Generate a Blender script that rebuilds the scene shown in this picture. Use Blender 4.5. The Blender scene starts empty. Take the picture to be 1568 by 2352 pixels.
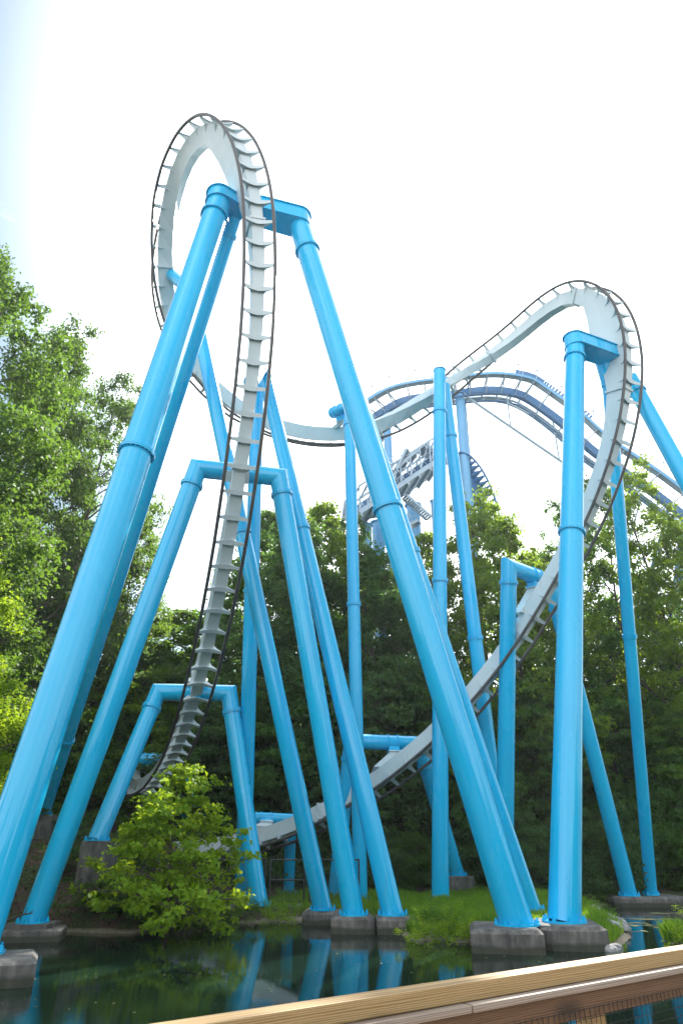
import bpy, bmesh, math, random
import numpy as np
from mathutils import Vector, Matrix

random.seed(7)
R_ = math.radians
scene = bpy.context.scene
COL = scene.collection

# ---------------------------------------------------------------- camera
EYE = Vector((0.0, 0.0, 3.0))
PITCH = R_(27.0)
F_PX, CX, CY = 1500.0, 784.0, 1176.0          # focal length in pixels of the 1568 px wide picture
cam_d = bpy.data.cameras.new('camera')
cam_d.sensor_fit = 'HORIZONTAL'
cam_d.sensor_width = 24.0
cam_d.lens = 24.0 * F_PX / 1568.0
cam_d.clip_start = 0.05
cam_d.clip_end = 3000.0
cam = bpy.data.objects.new('camera', cam_d)
cam.location = EYE
cam.rotation_euler = (R_(90) + PITCH, 0, 0)
COL.objects.link(cam)
scene.camera = cam

# ---------------------------------------------------------------- light and sky
SUN_AZ, SUN_EL = R_(22.0), R_(45.0)            # azimuth to the right of the view direction (+Y)
world = bpy.data.worlds.new('World')
scene.world = world
world.use_nodes = True
wn, wl = world.node_tree.nodes, world.node_tree.links
wn.clear()
w_out = wn.new('ShaderNodeOutputWorld')
w_bg = wn.new('ShaderNodeBackground')
w_bg.inputs['Strength'].default_value = 0.05
sky = wn.new('ShaderNodeTexSky')
sky.sky_type = 'NISHITA'
sky.sun_disc = False
sky.sun_elevation = SUN_EL
sky.sun_rotation = SUN_AZ
sky.air_density = 1.0
sky.dust_density = 1.2
sky.ozone_density = 1.0
w_tc = wn.new('ShaderNodeTexCoord')
w_map = wn.new('ShaderNodeMapping')
w_map.inputs['Scale'].default_value = (1.0, 1.0, 1.6)
w_map.inputs['Location'].default_value = (-4.02, -6.11, 8.46)
w_n1 = wn.new('ShaderNodeTexNoise')
w_n1.inputs['Scale'].default_value = 1.9
w_n1.inputs['Detail'].default_value = 7.0
w_n1.inputs['Roughness'].default_value = 0.58
w_n1.inputs['Distortion'].default_value = 0.35
w_r1 = wn.new('ShaderNodeMapRange')
w_r1.inputs['From Min'].default_value = 0.42
w_r1.inputs['From Max'].default_value = 0.74
w_r1.inputs['To Min'].default_value = 0.05
w_r1.inputs['To Max'].default_value = 0.80
w_mix = wn.new('ShaderNodeMix')
w_mix.data_type = 'RGBA'
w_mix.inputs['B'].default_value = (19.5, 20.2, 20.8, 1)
# the haze thins out away from the sun
w_dot = wn.new('ShaderNodeVectorMath'); w_dot.operation = 'DOT_PRODUCT'
w_dot.inputs[1].default_value = (math.sin(SUN_AZ) * math.cos(SUN_EL), math.cos(SUN_AZ) * math.cos(SUN_EL), math.sin(SUN_EL))
w_hz = wn.new('ShaderNodeMapRange')
w_hz.interpolation_type = 'SMOOTHSTEP'
w_hz.inputs['From Min'].default_value = 0.70
w_hz.inputs['From Max'].default_value = 0.92
w_hz.inputs['To Min'].default_value = 0.0
w_hz.inputs['To Max'].default_value = 0.62
w_add = wn.new('ShaderNodeMath'); w_add.operation = 'ADD'; w_add.use_clamp = True
wl.new(w_tc.outputs['Generated'], w_map.inputs['Vector'])
wl.new(w_tc.outputs['Generated'], w_dot.inputs[0])
wl.new(w_dot.outputs['Value'], w_hz.inputs['Value'])
wl.new(w_map.outputs['Vector'], w_n1.inputs['Vector'])
wl.new(w_n1.outputs['Fac'], w_r1.inputs['Value'])
wl.new(w_r1.outputs['Result'], w_add.inputs[0])
wl.new(w_hz.outputs['Result'], w_add.inputs[1])
w_bk = wn.new('ShaderNodeMapRange')                         # unseen cloud glow added opposite the sun, fills the faces towards the viewer
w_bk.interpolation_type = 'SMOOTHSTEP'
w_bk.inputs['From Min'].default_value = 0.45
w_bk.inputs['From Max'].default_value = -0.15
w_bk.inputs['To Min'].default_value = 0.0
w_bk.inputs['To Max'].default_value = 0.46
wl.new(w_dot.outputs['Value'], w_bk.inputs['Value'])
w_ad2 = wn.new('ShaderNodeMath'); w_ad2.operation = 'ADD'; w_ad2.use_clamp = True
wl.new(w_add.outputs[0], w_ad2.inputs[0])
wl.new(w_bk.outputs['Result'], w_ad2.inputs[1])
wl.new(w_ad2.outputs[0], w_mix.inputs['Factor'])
w_tint = wn.new('ShaderNodeMix'); w_tint.data_type = 'RGBA'; w_tint.blend_type = 'MULTIPLY'
w_tint.inputs['Factor'].default_value = 1.0
w_tint.inputs['B'].default_value = (0.92, 1.14, 1.06, 1)
wl.new(sky.outputs['Color'], w_tint.inputs['A'])
wl.new(w_tint.outputs['Result'], w_mix.inputs['A'])
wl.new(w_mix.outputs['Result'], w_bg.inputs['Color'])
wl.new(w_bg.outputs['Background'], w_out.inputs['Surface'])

sun_d = bpy.data.lights.new('sun', 'SUN')
sun_d.energy = 4.0
sun_d.angle = R_(0.6)
sun_d.color = (1.0, 0.95, 0.86)
sun = bpy.data.objects.new('sun', sun_d)
sdir = Vector((math.sin(SUN_AZ) * math.cos(SUN_EL), math.cos(SUN_AZ) * math.cos(SUN_EL), math.sin(SUN_EL)))
sun.rotation_euler = sdir.to_track_quat('Z', 'Y').to_euler()
sun.location = sdir * 100
COL.objects.link(sun)

scene.view_settings.view_transform = 'Standard'
scene.view_settings.look = 'None'
scene.view_settings.exposure = 1.72
scene.view_settings.gamma = 1.0
scene.view_settings.use_curve_mapping = False
scene.cycles.max_bounces = 8
scene.cycles.transparent_max_bounces = 6
scene.cycles.use_denoising = True

# ---------------------------------------------------------------- picture <-> world
FW = Vector((0, math.cos(PITCH), math.sin(PITCH)))
UPV = Vector((0, -math.sin(PITCH), math.cos(PITCH)))
RT = Vector((1, 0, 0))


def U(px, py, depth):
    """World point seen at (px, py) at the given distance along the optical axis."""
    return EYE + depth * (FW + RT * ((px - CX) / F_PX) + UPV * ((CY - py) / F_PX))


def GP(px, py, z=0.0):
    """World point seen at (px, py) that lies at height z."""
    d = FW + RT * ((px - CX) / F_PX) + UPV * ((CY - py) / F_PX)
    return EYE + d * ((z - EYE.z) / d.z)


def UY(px, py, y):
    """World point seen at (px, py) whose ground distance ahead is y."""
    d = FW + RT * ((px - CX) / F_PX) + UPV * ((CY - py) / F_PX)
    return EYE + d * (y / d.y)


# ---------------------------------------------------------------- object helpers
def put(o, parent=None):
    COL.objects.link(o)
    if parent is not None:
        o.parent = parent
        if parent.type == 'EMPTY' and parent.parent is None:
            o.matrix_parent_inverse = Matrix.Translation(parent.location).inverted()
    return o


def thing(name, label, cat, loc, group=None):
    o = bpy.data.objects.new(name, None)
    o.empty_display_size = 0.3
    o.location = loc
    COL.objects.link(o)
    o['label'] = label
    o['category'] = cat
    if group:
        o['group'] = group
    return o


def tag(o, label=None, cat=None, group=None, kind=None):
    if label: o['label'] = label
    if cat: o['category'] = cat
    if group: o['group'] = group
    if kind: o['kind'] = kind
    return o


class MB:
    """Collects shapes (world coordinates) and links them as one mesh object."""

    def __init__(self):
        self.v, self.f, self.s = [], [], []

    def add(self, verts, faces, smooth=False):
        b = len(self.v)
        self.v.extend([tuple(p) for p in verts])
        self.f.extend([tuple(i + b for i in f) for f in faces])
        self.s.extend([smooth] * len(faces))

    def ring(self, c, ax, r, n, ref=None):
        ax = Vector(ax).normalized()
        ref = Vector(ref) if ref is not None else (Vector((0, 0, 1)) if abs(ax.z) < 0.9 else Vector((1, 0, 0)))
        a = ax.cross(ref).normalized()
        b = ax.cross(a).normalized()
        return [Vector(c) + a * (r * math.cos(2 * math.pi * i / n)) + b * (r * math.sin(2 * math.pi * i / n)) for i in range(n)]

    def tube(self, p0, p1, r0, r1=None, n=24, caps=True, ref=None):
        p0, p1 = Vector(p0), Vector(p1)
        r1 = r0 if r1 is None else r1
        ax = p1 - p0
        A = self.ring(p0, ax, r0, n, ref)
        B = self.ring(p1, ax, r1, n, ref)
        self.add(A + B, [(i, (i + 1) % n, n + (i + 1) % n, n + i) for i in range(n)], True)
        if caps:
            self.add(A, [tuple(range(n - 1, -1, -1))])
            self.add(B, [tuple(range(n))])
        return self

    def mitre(self, pts, r, n=28, caps=True):
        """Round tube along a polyline, cut and welded at its corners."""
        pts = [Vector(p) for p in pts]
        nrm = None
        for k in range(len(pts) - 2):
            c = (pts[k + 1] - pts[k]).cross(pts[k + 2] - pts[k + 1])
            if c.length > 1e-4:
                nrm = c.normalized()
                break
        for k in range(len(pts) - 1):
            p, q = pts[k], pts[k + 1]
            d = (q - p).normalized()
            a = (nrm - d * nrm.dot(d)).normalized() if nrm is not None else d.orthogonal().normalized()
            b = d.cross(a)

            def endring(pt, dn):
                out = []
                for i in range(n):
                    o = a * (r * math.cos(2 * math.pi * i / n)) + b * (r * math.sin(2 * math.pi * i / n))
                    w = pt + o
                    t = -(w - pt).dot(dn) / d.dot(dn)
                    out.append(w + d * t)
                return out
            dn0 = d if k == 0 else (d + (p - pts[k - 1]).normalized()).normalized()
            dn1 = d if k == len(pts) - 2 else (d + (pts[k + 2] - q).normalized()).normalized()
            A, B = endring(p, dn0), endring(q, dn1)
            self.add(A + B, [(i, (i + 1) % n, n + (i + 1) % n, n + i) for i in range(n)], True)
            if caps and k == 0: self.add(A, [tuple(range(n - 1, -1, -1))])
            if caps and k == len(pts) - 2: self.add(B, [tuple(range(n))])
        return self

    def path(self, pts, r, n=8, caps=True, radii=None):
        """Smooth tube along a curve."""
        pts = [Vector(p) for p in pts]
        m = len(pts)
        T = [(pts[min(i + 1, m - 1)] - pts[max(i - 1, 0)]).normalized() for i in range(m)]
        a = T[0].orthogonal().normalized()
        rings = []
        for i in range(m):
            a = (a - T[i] * a.dot(T[i])).normalized()
            b = T[i].cross(a)
            rr = radii[i] if radii else r
            rings.append([pts[i] + a * (rr * math.cos(2 * math.pi * k / n)) + b * (rr * math.sin(2 * math.pi * k / n)) for k in range(n)])
        V = [p for g in rings for p in g]
        Fc = []
        for i in range(m - 1):
            for k in range(n):
                Fc.append((i * n + k, i * n + (k + 1) % n, (i + 1) * n + (k + 1) % n, (i + 1) * n + k))
        self.add(V, Fc, True)
        if caps:
            self.add(rings[0], [tuple(range(n - 1, -1, -1))])
            self.add(rings[-1], [tuple(range(n))])
        return self

    def box(self, c, ex, ey, ez):
        """Box from its centre and three half-axis vectors."""
        c, ex, ey, ez = Vector(c), Vector(ex), Vector(ey), Vector(ez)
        V = [c + ex * sx + ey * sy + ez * sz for sz in (-1, 1) for sy in (-1, 1) for sx in (-1, 1)]
        if ex.cross(ey).dot(ez) < 0:
            V = [V[i] for i in (1, 0, 3, 2, 5, 4, 7, 6)]
        self.add(V, [(0, 2, 3, 1), (4, 5, 7, 6), (0, 1, 5, 4), (2, 6, 7, 3), (0, 4, 6, 2), (1, 3, 7, 5)])
        return self

    def beam(self, p0, p1, w, h, up=(0, 0, 1)):
        p0, p1 = Vector(p0), Vector(p1)
        d = (p1 - p0)
        u = Vector(up)
        s = d.cross(u)
        if s.length < 1e-5: s = d.orthogonal()
        s.normalize()
        u = s.cross(d).normalized()
        return self.box((p0 + p1) / 2, d / 2, s * (w / 2), u * (h / 2))

    def prism(self, outline, nvec):
        """Solid from a planar outline pushed along nvec (outline centred on it)."""
        nvec = Vector(nvec)
        A = [Vector(p) - nvec / 2 for p in outline]
        B = [Vector(p) + nvec / 2 for p in outline]
        n = len(A)
        self.add(A, [tuple(range(n - 1, -1, -1))])
        self.add(B, [tuple(range(n))])
        self.add(A + B, [(i, (i + 1) % n, n + (i + 1) % n, n + i) for i in range(n)])
        return self

    def build(self, name, mat, parent=None):
        me = bpy.data.meshes.new(name)
        me.from_pydata(self.v, [], self.f)
        me.polygons.foreach_set('use_smooth', self.s)
        if mat is not None: me.materials.append(mat)
        me.update()
        bm = bmesh.new(); bm.from_mesh(me)
        bmesh.ops.recalc_face_normals(bm, faces=bm.faces[:]); bm.to_mesh(me); bm.free()
        o = bpy.data.objects.new(name, me)
        put(o, parent)
        return o


# ---------------------------------------------------------------- materials
def new_mat(name):
    m = bpy.data.materials.new(name)
    m.use_nodes = True
    n, l = m.node_tree.nodes, m.node_tree.links
    return m, n, l, n['Principled BSDF']


def noise(n, l, scale, detail=4.0, rough=0.55, coord='Object', stretch=None, dist=0.0):
    tc = n.new('ShaderNodeTexCoord')
    t = n.new('ShaderNodeTexNoise')
    t.inputs['Scale'].default_value = scale
    t.inputs['Detail'].default_value = detail
    t.inputs['Roughness'].default_value = rough
    t.inputs['Distortion'].default_value = dist
    if stretch:
        mp = n.new('ShaderNodeMapping')
        mp.inputs['Scale'].default_value = stretch
        l.new(tc.outputs[coord], mp.inputs['Vector'])
        l.new(mp.outputs['Vector'], t.inputs['Vector'])
    else:
        l.new(tc.outputs[coord], t.inputs['Vector'])
    return t


def ramp(n, l, src, stops):
    r = n.new('ShaderNodeValToRGB')
    e = r.color_ramp.elements
    while len(e) < len(stops): e.new(0.5)
    for k, (p, c) in enumerate(stops):
        e[k].position = p
        e[k].color = (*c, 1) if len(c) == 3 else c
    l.new(src, r.inputs['Fac'])
    return r


def bump(n, l, src, b, strength, dist=0.02):
    bp = n.new('ShaderNodeBump')
    bp.inputs['Strength'].default_value = strength
    bp.inputs['Distance'].default_value = dist
    l.new(src, bp.inputs['Height'])
    l.new(bp.outputs['Normal'], b.inputs['Normal'])


def paint(name, c0, c1, rough0, rough1, coat=0.4, scale=0.6, coat_rough=0.06, spec=0.5):
    m, n, l, b = new_mat(name)
    t = noise(n, l, scale, 6, 0.6, stretch=(1, 1, 0.35))
    r = ramp(n, l, t.outputs['Fac'], [(0.35, c0), (0.65, c1)])
    ds = noise(n, l, 1.0, 6, 0.65, stretch=(7, 7, 0.22))     # rain streaks
    dr = ramp(n, l, ds.outputs['Fac'], [(0.58, (0, 0, 0)), (0.80, (0.28, 0.28, 0.28))])
    dm = n.new('ShaderNodeMix'); dm.data_type = 'RGBA'
    dm.inputs['B'].default_value = (0.12, 0.14, 0.14, 1)
    l.new(dr.outputs['Color'], dm.inputs['Factor']); l.new(r.outputs['Color'], dm.inputs['A'])
    l.new(dm.outputs['Result'], b.inputs['Base Color'])
    mr = n.new('ShaderNodeMapRange')
    mr.inputs['From Min'].default_value = 0.3
    mr.inputs['From Max'].default_value = 0.7
    mr.inputs['To Min'].default_value = rough0
    mr.inputs['To Max'].default_value = rough1
    l.new(t.outputs['Fac'], mr.inputs['Value'])
    l.new(mr.outputs['Result'], b.inputs['Roughness'])
    b.inputs['Coat Weight'].default_value = coat
    b.inputs['Specular IOR Level'].default_value = spec
    b.inputs['Coat Roughness'].default_value = coat_rough
    t2 = noise(n, l, 1.2, 2, 0.5)
    bump(n, l, t2.outputs['Fac'], b, 0.025, 0.02)
    return m


M = {}
M['blue'] = paint('blue_gloss_paint', (0.001, 0.40, 0.71), (0.002, 0.44, 0.74), 0.22, 0.32, 0.75, 0.6, 0.03, 0.25)
M['blue_far'] = paint('haze_paled_blue_paint', (0.10, 0.30, 0.52), (0.13, 0.35, 0.57), 0.35, 0.5, 0.1)  # support blue made paler: the haze of distance is put into the colour
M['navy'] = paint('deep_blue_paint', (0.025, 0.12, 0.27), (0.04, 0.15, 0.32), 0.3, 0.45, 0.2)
M['white'] = paint('pale_grey_track_paint', (0.48, 0.545, 0.56), (0.56, 0.61, 0.62), 0.38, 0.58, 0.05)
M['rail'] = paint('worn_dark_rail_steel', (0.045, 0.043, 0.045), (0.085, 0.075, 0.07), 0.3, 0.5, 0.0, 2.0)
M['galv'] = paint('galvanised_grey_blue_steel', (0.28, 0.36, 0.44), (0.36, 0.44, 0.52), 0.4, 0.6, 0.0, 2.0)


def concrete(name, dark, mid, light):
    m, n, l, b = new_mat(name)
    t1 = noise(n, l, 1.1, 8, 0.65)
    t2 = noise(n, l, 2.2, 6, 0.6, stretch=(2.2, 2.2, 0.5))      # streaks that run down the faces
    mx = n.new('ShaderNodeMath'); mx.operation = 'MULTIPLY_ADD'
    mx.inputs[1].default_value = 0.6
    mm = n.new('ShaderNodeMath'); mm.operation = 'MULTIPLY'; mm.inputs[1].default_value = 0.45
    l.new(t1.outputs['Fac'], mm.inputs[0])
    l.new(t2.outputs['Fac'], mx.inputs[0])
    l.new(mm.outputs[0], mx.inputs[2])
    r = ramp(n, l, mx.outputs[0], [(0.36, dark), (0.54, mid), (0.74, light)])
    gp = n.new('ShaderNodeNewGeometry'); sp = n.new('ShaderNodeSeparateXYZ'); l.new(gp.outputs['Position'], sp.inputs[0])
    wz = n.new('ShaderNodeMath'); wz.operation = 'MULTIPLY_ADD'; wz.inputs[1].default_value = -0.30
    l.new(t1.outputs['Fac'], wz.inputs[0]); l.new(sp.outputs['Z'], wz.inputs[2])
    wr = ramp(n, l, wz.outputs[0], [(0.0, (0.85, 0.85, 0.85)), (0.10, (0, 0, 0))])   # wet, algae-stained foot
    wm_ = n.new('ShaderNodeMix'); wm_.data_type = 'RGBA'
    wm_.inputs['B'].default_value = (0.030, 0.034, 0.020, 1)
    l.new(wr.outputs['Color'], wm_.inputs['Factor']); l.new(r.outputs['Color'], wm_.inputs['A'])
    l.new(wm_.outputs['Result'], b.inputs['Base Color'])
    b.inputs['Roughness'].default_value = 0.9
    t3 = noise(n, l, 14, 8, 0.7)
    bump(n, l, t3.outputs['Fac'], b, 0.35, 0.03)
    return m


M['concrete'] = concrete('weathered_concrete', (0.04, 0.038, 0.037), (0.115, 0.108, 0.10), (0.26, 0.235, 0.205))


def wood(name, c_dark, c_mid, c_light, rough=0.62):
    m, n, l, b = new_mat(name)
    tc = n.new('ShaderNodeTexCoord')
    mp = n.new('ShaderNodeMapping')
    mp.inputs['Scale'].default_value = (0.7, 26.0, 26.0)
    l.new(tc.outputs['Object'], mp.inputs['Vector'])
    t = n.new('ShaderNodeTexNoise')
    t.inputs['Scale'].default_value = 2.2
    t.inputs['Detail'].default_value = 3
    t.inputs['Distortion'].default_value = 0.5
    l.new(mp.outputs['Vector'], t.inputs['Vector'])
    wv = n.new('ShaderNodeTexWave')
    wv.wave_type = 'BANDS'; wv.bands_direction = 'Z'
    wv.inputs['Scale'].default_value = 1.1
    wv.inputs['Distortion'].default_value = 9.0
    wv.inputs['Detail'].default_value = 2.0
    wv.inputs['Detail Scale'].default_value = 0.6
    l.new(mp.outputs['Vector'], wv.inputs['Vector'])
    ad = n.new('ShaderNodeMath'); ad.operation = 'MULTIPLY_ADD'; ad.inputs[1].default_value = 0.42
    l.new(wv.outputs['Fac'], ad.inputs[0])
    hf = n.new('ShaderNodeMath'); hf.operation = 'MULTIPLY'; hf.inputs[1].default_value = 0.6
    l.new(t.outputs['Fac'], hf.inputs[0]); l.new(hf.outputs[0], ad.inputs[2])
    r = ramp(n, l, ad.outputs[0], [(0.18, c_dark), (0.45, c_mid), (0.75, c_light)])
    # knots
    vo = n.new('ShaderNodeTexVoronoi')
    vo.inputs['Scale'].default_value = 1.0
    mp2 = n.new('ShaderNodeMapping'); mp2.inputs['Scale'].default_value = (1.15, 3.2, 3.2)
    l.new(tc.outputs['Object'], mp2.inputs['Vector']); l.new(mp2.outputs['Vector'], vo.inputs['Vector'])
    kr = ramp(n, l, vo.outputs['Distance'], [(0.10, (1, 1, 1)), (0.24, (0, 0, 0))])
    mix = n.new('ShaderNodeMix'); mix.data_type = 'RGBA'
    mix.inputs['B'].default_value = (*[c * 0.4 for c in c_dark], 1)
    l.new(kr.outputs['Color'], mix.inputs['Factor'])
    l.new(r.outputs['Color'], mix.inputs['A'])
    l.new(mix.outputs['Result'], b.inputs['Base Color'])
    b.inputs['Roughness'].default_value = rough
    bump(n, l, ad.outputs[0], b, 0.35, 0.006)
    return m


M['wood_new'] = wood('fresh_yellow_pine', (0.20, 0.115, 0.042), (0.36, 0.225, 0.088), (0.45, 0.30, 0.14))
M['wood_grey'] = wood('greyed_pine', (0.17, 0.12, 0.09), (0.29, 0.22, 0.17), (0.36, 0.29, 0.235))
M['wood_brown'] = wood('brown_stained_pine', (0.06, 0.028, 0.013), (0.125, 0.06, 0.027), (0.18, 0.095, 0.045))


def leaf(name, dark, mid, light, trans, tw=0.5):
    m = bpy.data.materials.new(name)
    m.use_nodes = True
    n, l = m.node_tree.nodes, m.node_tree.links
    n.clear()
    out = n.new('ShaderNodeOutputMaterial')
    geo = n.new('ShaderNodeNewGeometry')
    oi = n.new('ShaderNodeObjectInfo')
    ad = n.new('ShaderNodeMath'); ad.operation = 'MULTIPLY_ADD'
    ad.inputs[1].default_value = 0.75
    sc = n.new('ShaderNodeMath'); sc.operation = 'MULTIPLY'; sc.inputs[1].default_value = 0.25
    l.new(oi.outputs['Random'], sc.inputs[0])
    l.new(geo.outputs['Random Per Island'], ad.inputs[0])
    l.new(sc.outputs[0], ad.inputs[2])
    r = ramp(n, l, ad.outputs[0], [(0.05, dark), (0.55, mid), (0.95, light)])
    p = n.new('ShaderNodeBsdfPrincipled')
    l.new(r.outputs['Color'], p.inputs['Base Color'])
    p.inputs['Roughness'].default_value = 0.55
    p.inputs['Specular IOR Level'].default_value = 0.15
    tr = n.new('ShaderNodeBsdfTranslucent')
    tm = n.new('ShaderNodeMix'); tm.data_type = 'RGBA'; tm.blend_type = 'MIX'
    tm.inputs['Factor'].default_value = 0.65
    tm.inputs['B'].default_value = (*trans, 1)
    l.new(r.outputs['Color'], tm.inputs['A'])
    l.new(tm.outputs['Result'], tr.inputs['Color'])
    mx = n.new('ShaderNodeMixShader')
    mx.inputs['Fac'].default_value = tw
    l.new(p.outputs[0], mx.inputs[1]); l.new(tr.outputs[0], mx.inputs[2])
    l.new(mx.outputs[0], out.inputs['Surface'])
    return m


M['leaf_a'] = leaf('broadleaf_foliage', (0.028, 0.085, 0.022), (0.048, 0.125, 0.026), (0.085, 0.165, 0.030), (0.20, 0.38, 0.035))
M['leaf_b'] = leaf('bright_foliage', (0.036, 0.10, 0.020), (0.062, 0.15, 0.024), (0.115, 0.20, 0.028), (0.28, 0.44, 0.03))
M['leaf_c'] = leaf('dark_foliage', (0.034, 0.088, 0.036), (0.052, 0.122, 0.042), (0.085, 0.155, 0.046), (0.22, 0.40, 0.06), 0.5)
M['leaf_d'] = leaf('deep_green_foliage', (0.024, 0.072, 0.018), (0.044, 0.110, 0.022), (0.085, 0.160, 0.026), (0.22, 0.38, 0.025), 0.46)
M['leaf_e'] = leaf('sunlit_foliage', (0.055, 0.13, 0.020), (0.095, 0.19, 0.024), (0.16, 0.25, 0.03), (0.42, 0.58, 0.035))  # brighter leaf copy: sunlight on these crowns is put into the colour
M['leaf_s'] = leaf('sapling_foliage', (0.10, 0.22, 0.014), (0.17, 0.31, 0.018), (0.25, 0.38, 0.024), (0.52, 0.66, 0.02), 0.5)  # young-leaf green, lifted further: the shaded sapling's glow is put into the colour
M['leaf_g'] = leaf('grass_blades', (0.07, 0.18, 0.015), (0.12, 0.25, 0.02), (0.19, 0.31, 0.03), (0.34, 0.54, 0.03), 0.45)


def simple(name, c0, c1, scale=3.0, rough=0.85, bstr=0.3, bdist=0.03, stretch=None):
    m, n, l, b = new_mat(name)
    t = noise(n, l, scale, 8, 0.65, stretch=stretch)
    r = ramp(n, l, t.outputs['Fac'], [(0.35, c0), (0.65, c1)])
    l.new(r.outputs['Color'], b.inputs['Base Color'])
    b.inputs['Roughness'].default_value = rough
    bump(n, l, t.outputs['Fac'], b, bstr, bdist)
    return m


M['bark'] = simple('grey_brown_bark', (0.045, 0.034, 0.026), (0.11, 0.085, 0.065), 5, 0.95, 0.6, 0.05, (1, 1, 0.25))
M['rock'] = simple('grey_shore_rock', (0.12, 0.12, 0.12), (0.36, 0.36, 0.36), 3, 0.85)
M['roof'] = simple('brown_shingle_roof', (0.13, 0.085, 0.065), (0.20, 0.14, 0.11), 9, 0.9)
M['redwall'] = simple('dark_red_timber_wall', (0.12, 0.03, 0.025), (0.17, 0.045, 0.035), 6, 0.8)
M['canvas'] = simple('white_canvas', (0.70, 0.68, 0.63), (0.80, 0.78, 0.74), 2, 0.8, 0.1)
M['black'] = simple('black_plastic_mesh', (0.008, 0.008, 0.008), (0.016, 0.016, 0.016), 9, 0.6, 0.1)
M['fence'] = simple('black_coated_fence_steel', (0.02, 0.02, 0.02), (0.035, 0.035, 0.035), 9, 0.5, 0.1)
M['litter'] = simple('dead_leaf_litter', (0.06, 0.035, 0.025), (0.20, 0.12, 0.085), 8, 0.9)
M['twig'] = simple('dead_twig_bark', (0.03, 0.024, 0.02), (0.07, 0.055, 0.045), 8, 0.9)
M['duckweed'] = simple('floating_duckweed', (0.16, 0.17, 0.05), (0.30, 0.29, 0.12), 8, 0.8)

# ---------------------------------------------------------------- setting: ground, water, boardwalk
SHORE = [(-90, -60), (-90, 10), (-45, 20), (-25, 26), (-18, 28.5)]
for p in [(0, 2136), (180, 2143), (300, 2146), (430, 2124), (560, 2122), (690, 2115), (740, 2122), (800, 2128), (900, 2140), (945, 2160), (1010, 2163), (1080, 2168)]:
    q = GP(*p); SHORE.append((q.x, q.y))
SHORE += [(5.4, 26.6), (8.2, 26.8), (8.9, 25.2), (9.5, 26.2), (10.6, 28.3), (11.3, 30.8), (11.6, 33.5), (12.6, 36.5), (12.7, 39.2), (13.6, 41.3), (15.5, 42.2), (20, 42.5), (30, 42), (45, 38), (90, 30), (90, -60)]
SH = np.array(SHORE)


def shore_dist(X, Y):
    """Signed distance to the pond's edge, positive on land."""
    P = np.stack([X, Y], -1)
    d = np.full(X.shape, 1e9)
    inside = np.zeros(X.shape, bool)
    n = len(SH)
    for i in range(n):
        a, b = SH[i], SH[(i + 1) % n]
        ab = b - a
        t = np.clip(((P - a) @ ab) / (ab @ ab), 0, 1)
        d = np.minimum(d, np.linalg.norm(P - (a + t[..., None] * ab), axis=-1))
        c = ((a[1] > Y) != (b[1] > Y))
        xi = (b[0] - a[0]) * (Y - a[1]) / (b[1] - a[1] + 1e-12) + a[0]
        inside ^= c & (X < xi)
    return np.where(inside, -d, d)


def wob(X, Y):
    return 0.5 * np.sin(X * 0.9 + 1.3 * np.sin(Y * 0.5)) * np.cos(Y * 0.8 + 0.7) + 0.5 * np.sin(X * 2.3 + Y * 1.7) * np.cos(X * 1.1 - Y * 2.1)


def height(X, Y):
    X = np.asarray(X, float); Y = np.asarray(Y, float)
    d = shore_dist(X, Y)
    flat = np.clip(d / 0.9, 0, 1) * 0.42
    left = np.clip((-6.0 - X) / 4.0, 0, 1)                       # the steeper bank on the left
    bank = (np.clip(d, 0, 4.0) * 0.42 + np.clip(d - 4.0, 0, 20) * 0.10) * left
    back = np.clip(Y - 41, 0, 60) * 0.075
    h = flat + bank + back * np.clip(d / 3, 0, 1)
    h = h + 0.07 * wob(X, Y) * np.clip(d / 1.0, 0, 1) + 0.25 * wob(X * 0.3, Y * 0.3) * np.clip((d - 4) / 6, 0, 1)
    return np.where(d > 0, h, np.maximum(-1.4, d * 0.7))


def H(x, y):
    return float(height(np.array([x]), np.array([y]))[0])


xs = np.concatenate([np.linspace(-420, -60, 13)[:-1], np.linspace(-60, -26, 18)[:-1], np.arange(-26, 26, 0.4), np.linspace(26, 60, 18), np.linspace(60, 420, 13)[1:]])
ys = np.concatenate([np.linspace(-60, 18, 14)[:-1], np.arange(18, 50, 0.4), np.linspace(50, 90, 21), np.linspace(90, 700, 14)[1:]])
GX, GY = np.meshgrid(xs, ys)
GZ = height(GX, GY)
nx, ny = len(xs), len(ys)
g = MB()
g.v = list(zip(GX.ravel().tolist(), GY.ravel().tolist(), GZ.ravel().tolist()))
g.f = [(j * nx + i, j * nx + i + 1, (j + 1) * nx + i + 1, (j + 1) * nx + i) for j in range(ny - 1) for i in range(nx - 1)]
g.s = [True] * len(g.f)
gm, n, l, b = new_mat('forest_floor')
t1 = noise(n, l, 0.9, 8, 0.65)
t2 = noise(n, l, 9.0, 8, 0.75)
r1 = ramp(n, l, t2.outputs['Fac'], [(0.30, (0.022, 0.014, 0.010)), (0.52, (0.085, 0.052, 0.038)), (0.72, (0.17, 0.11, 0.085))])
r2 = ramp(n, l, t2.outputs['Fac'], [(0.30, (0.018, 0.035, 0.010)), (0.70, (0.06, 0.10, 0.025))])
rf = ramp(n, l, t1.outputs['Fac'], [(0.46, (0, 0, 0)), (0.56, (1, 1, 1))])
mx = n.new('ShaderNodeMix'); mx.data_type = 'RGBA'
l.new(rf.outputs['Color'], mx.inputs['Factor']); l.new(r1.outputs['Color'], mx.inputs['A']); l.new(r2.outputs['Color'], mx.inputs['B'])
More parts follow.
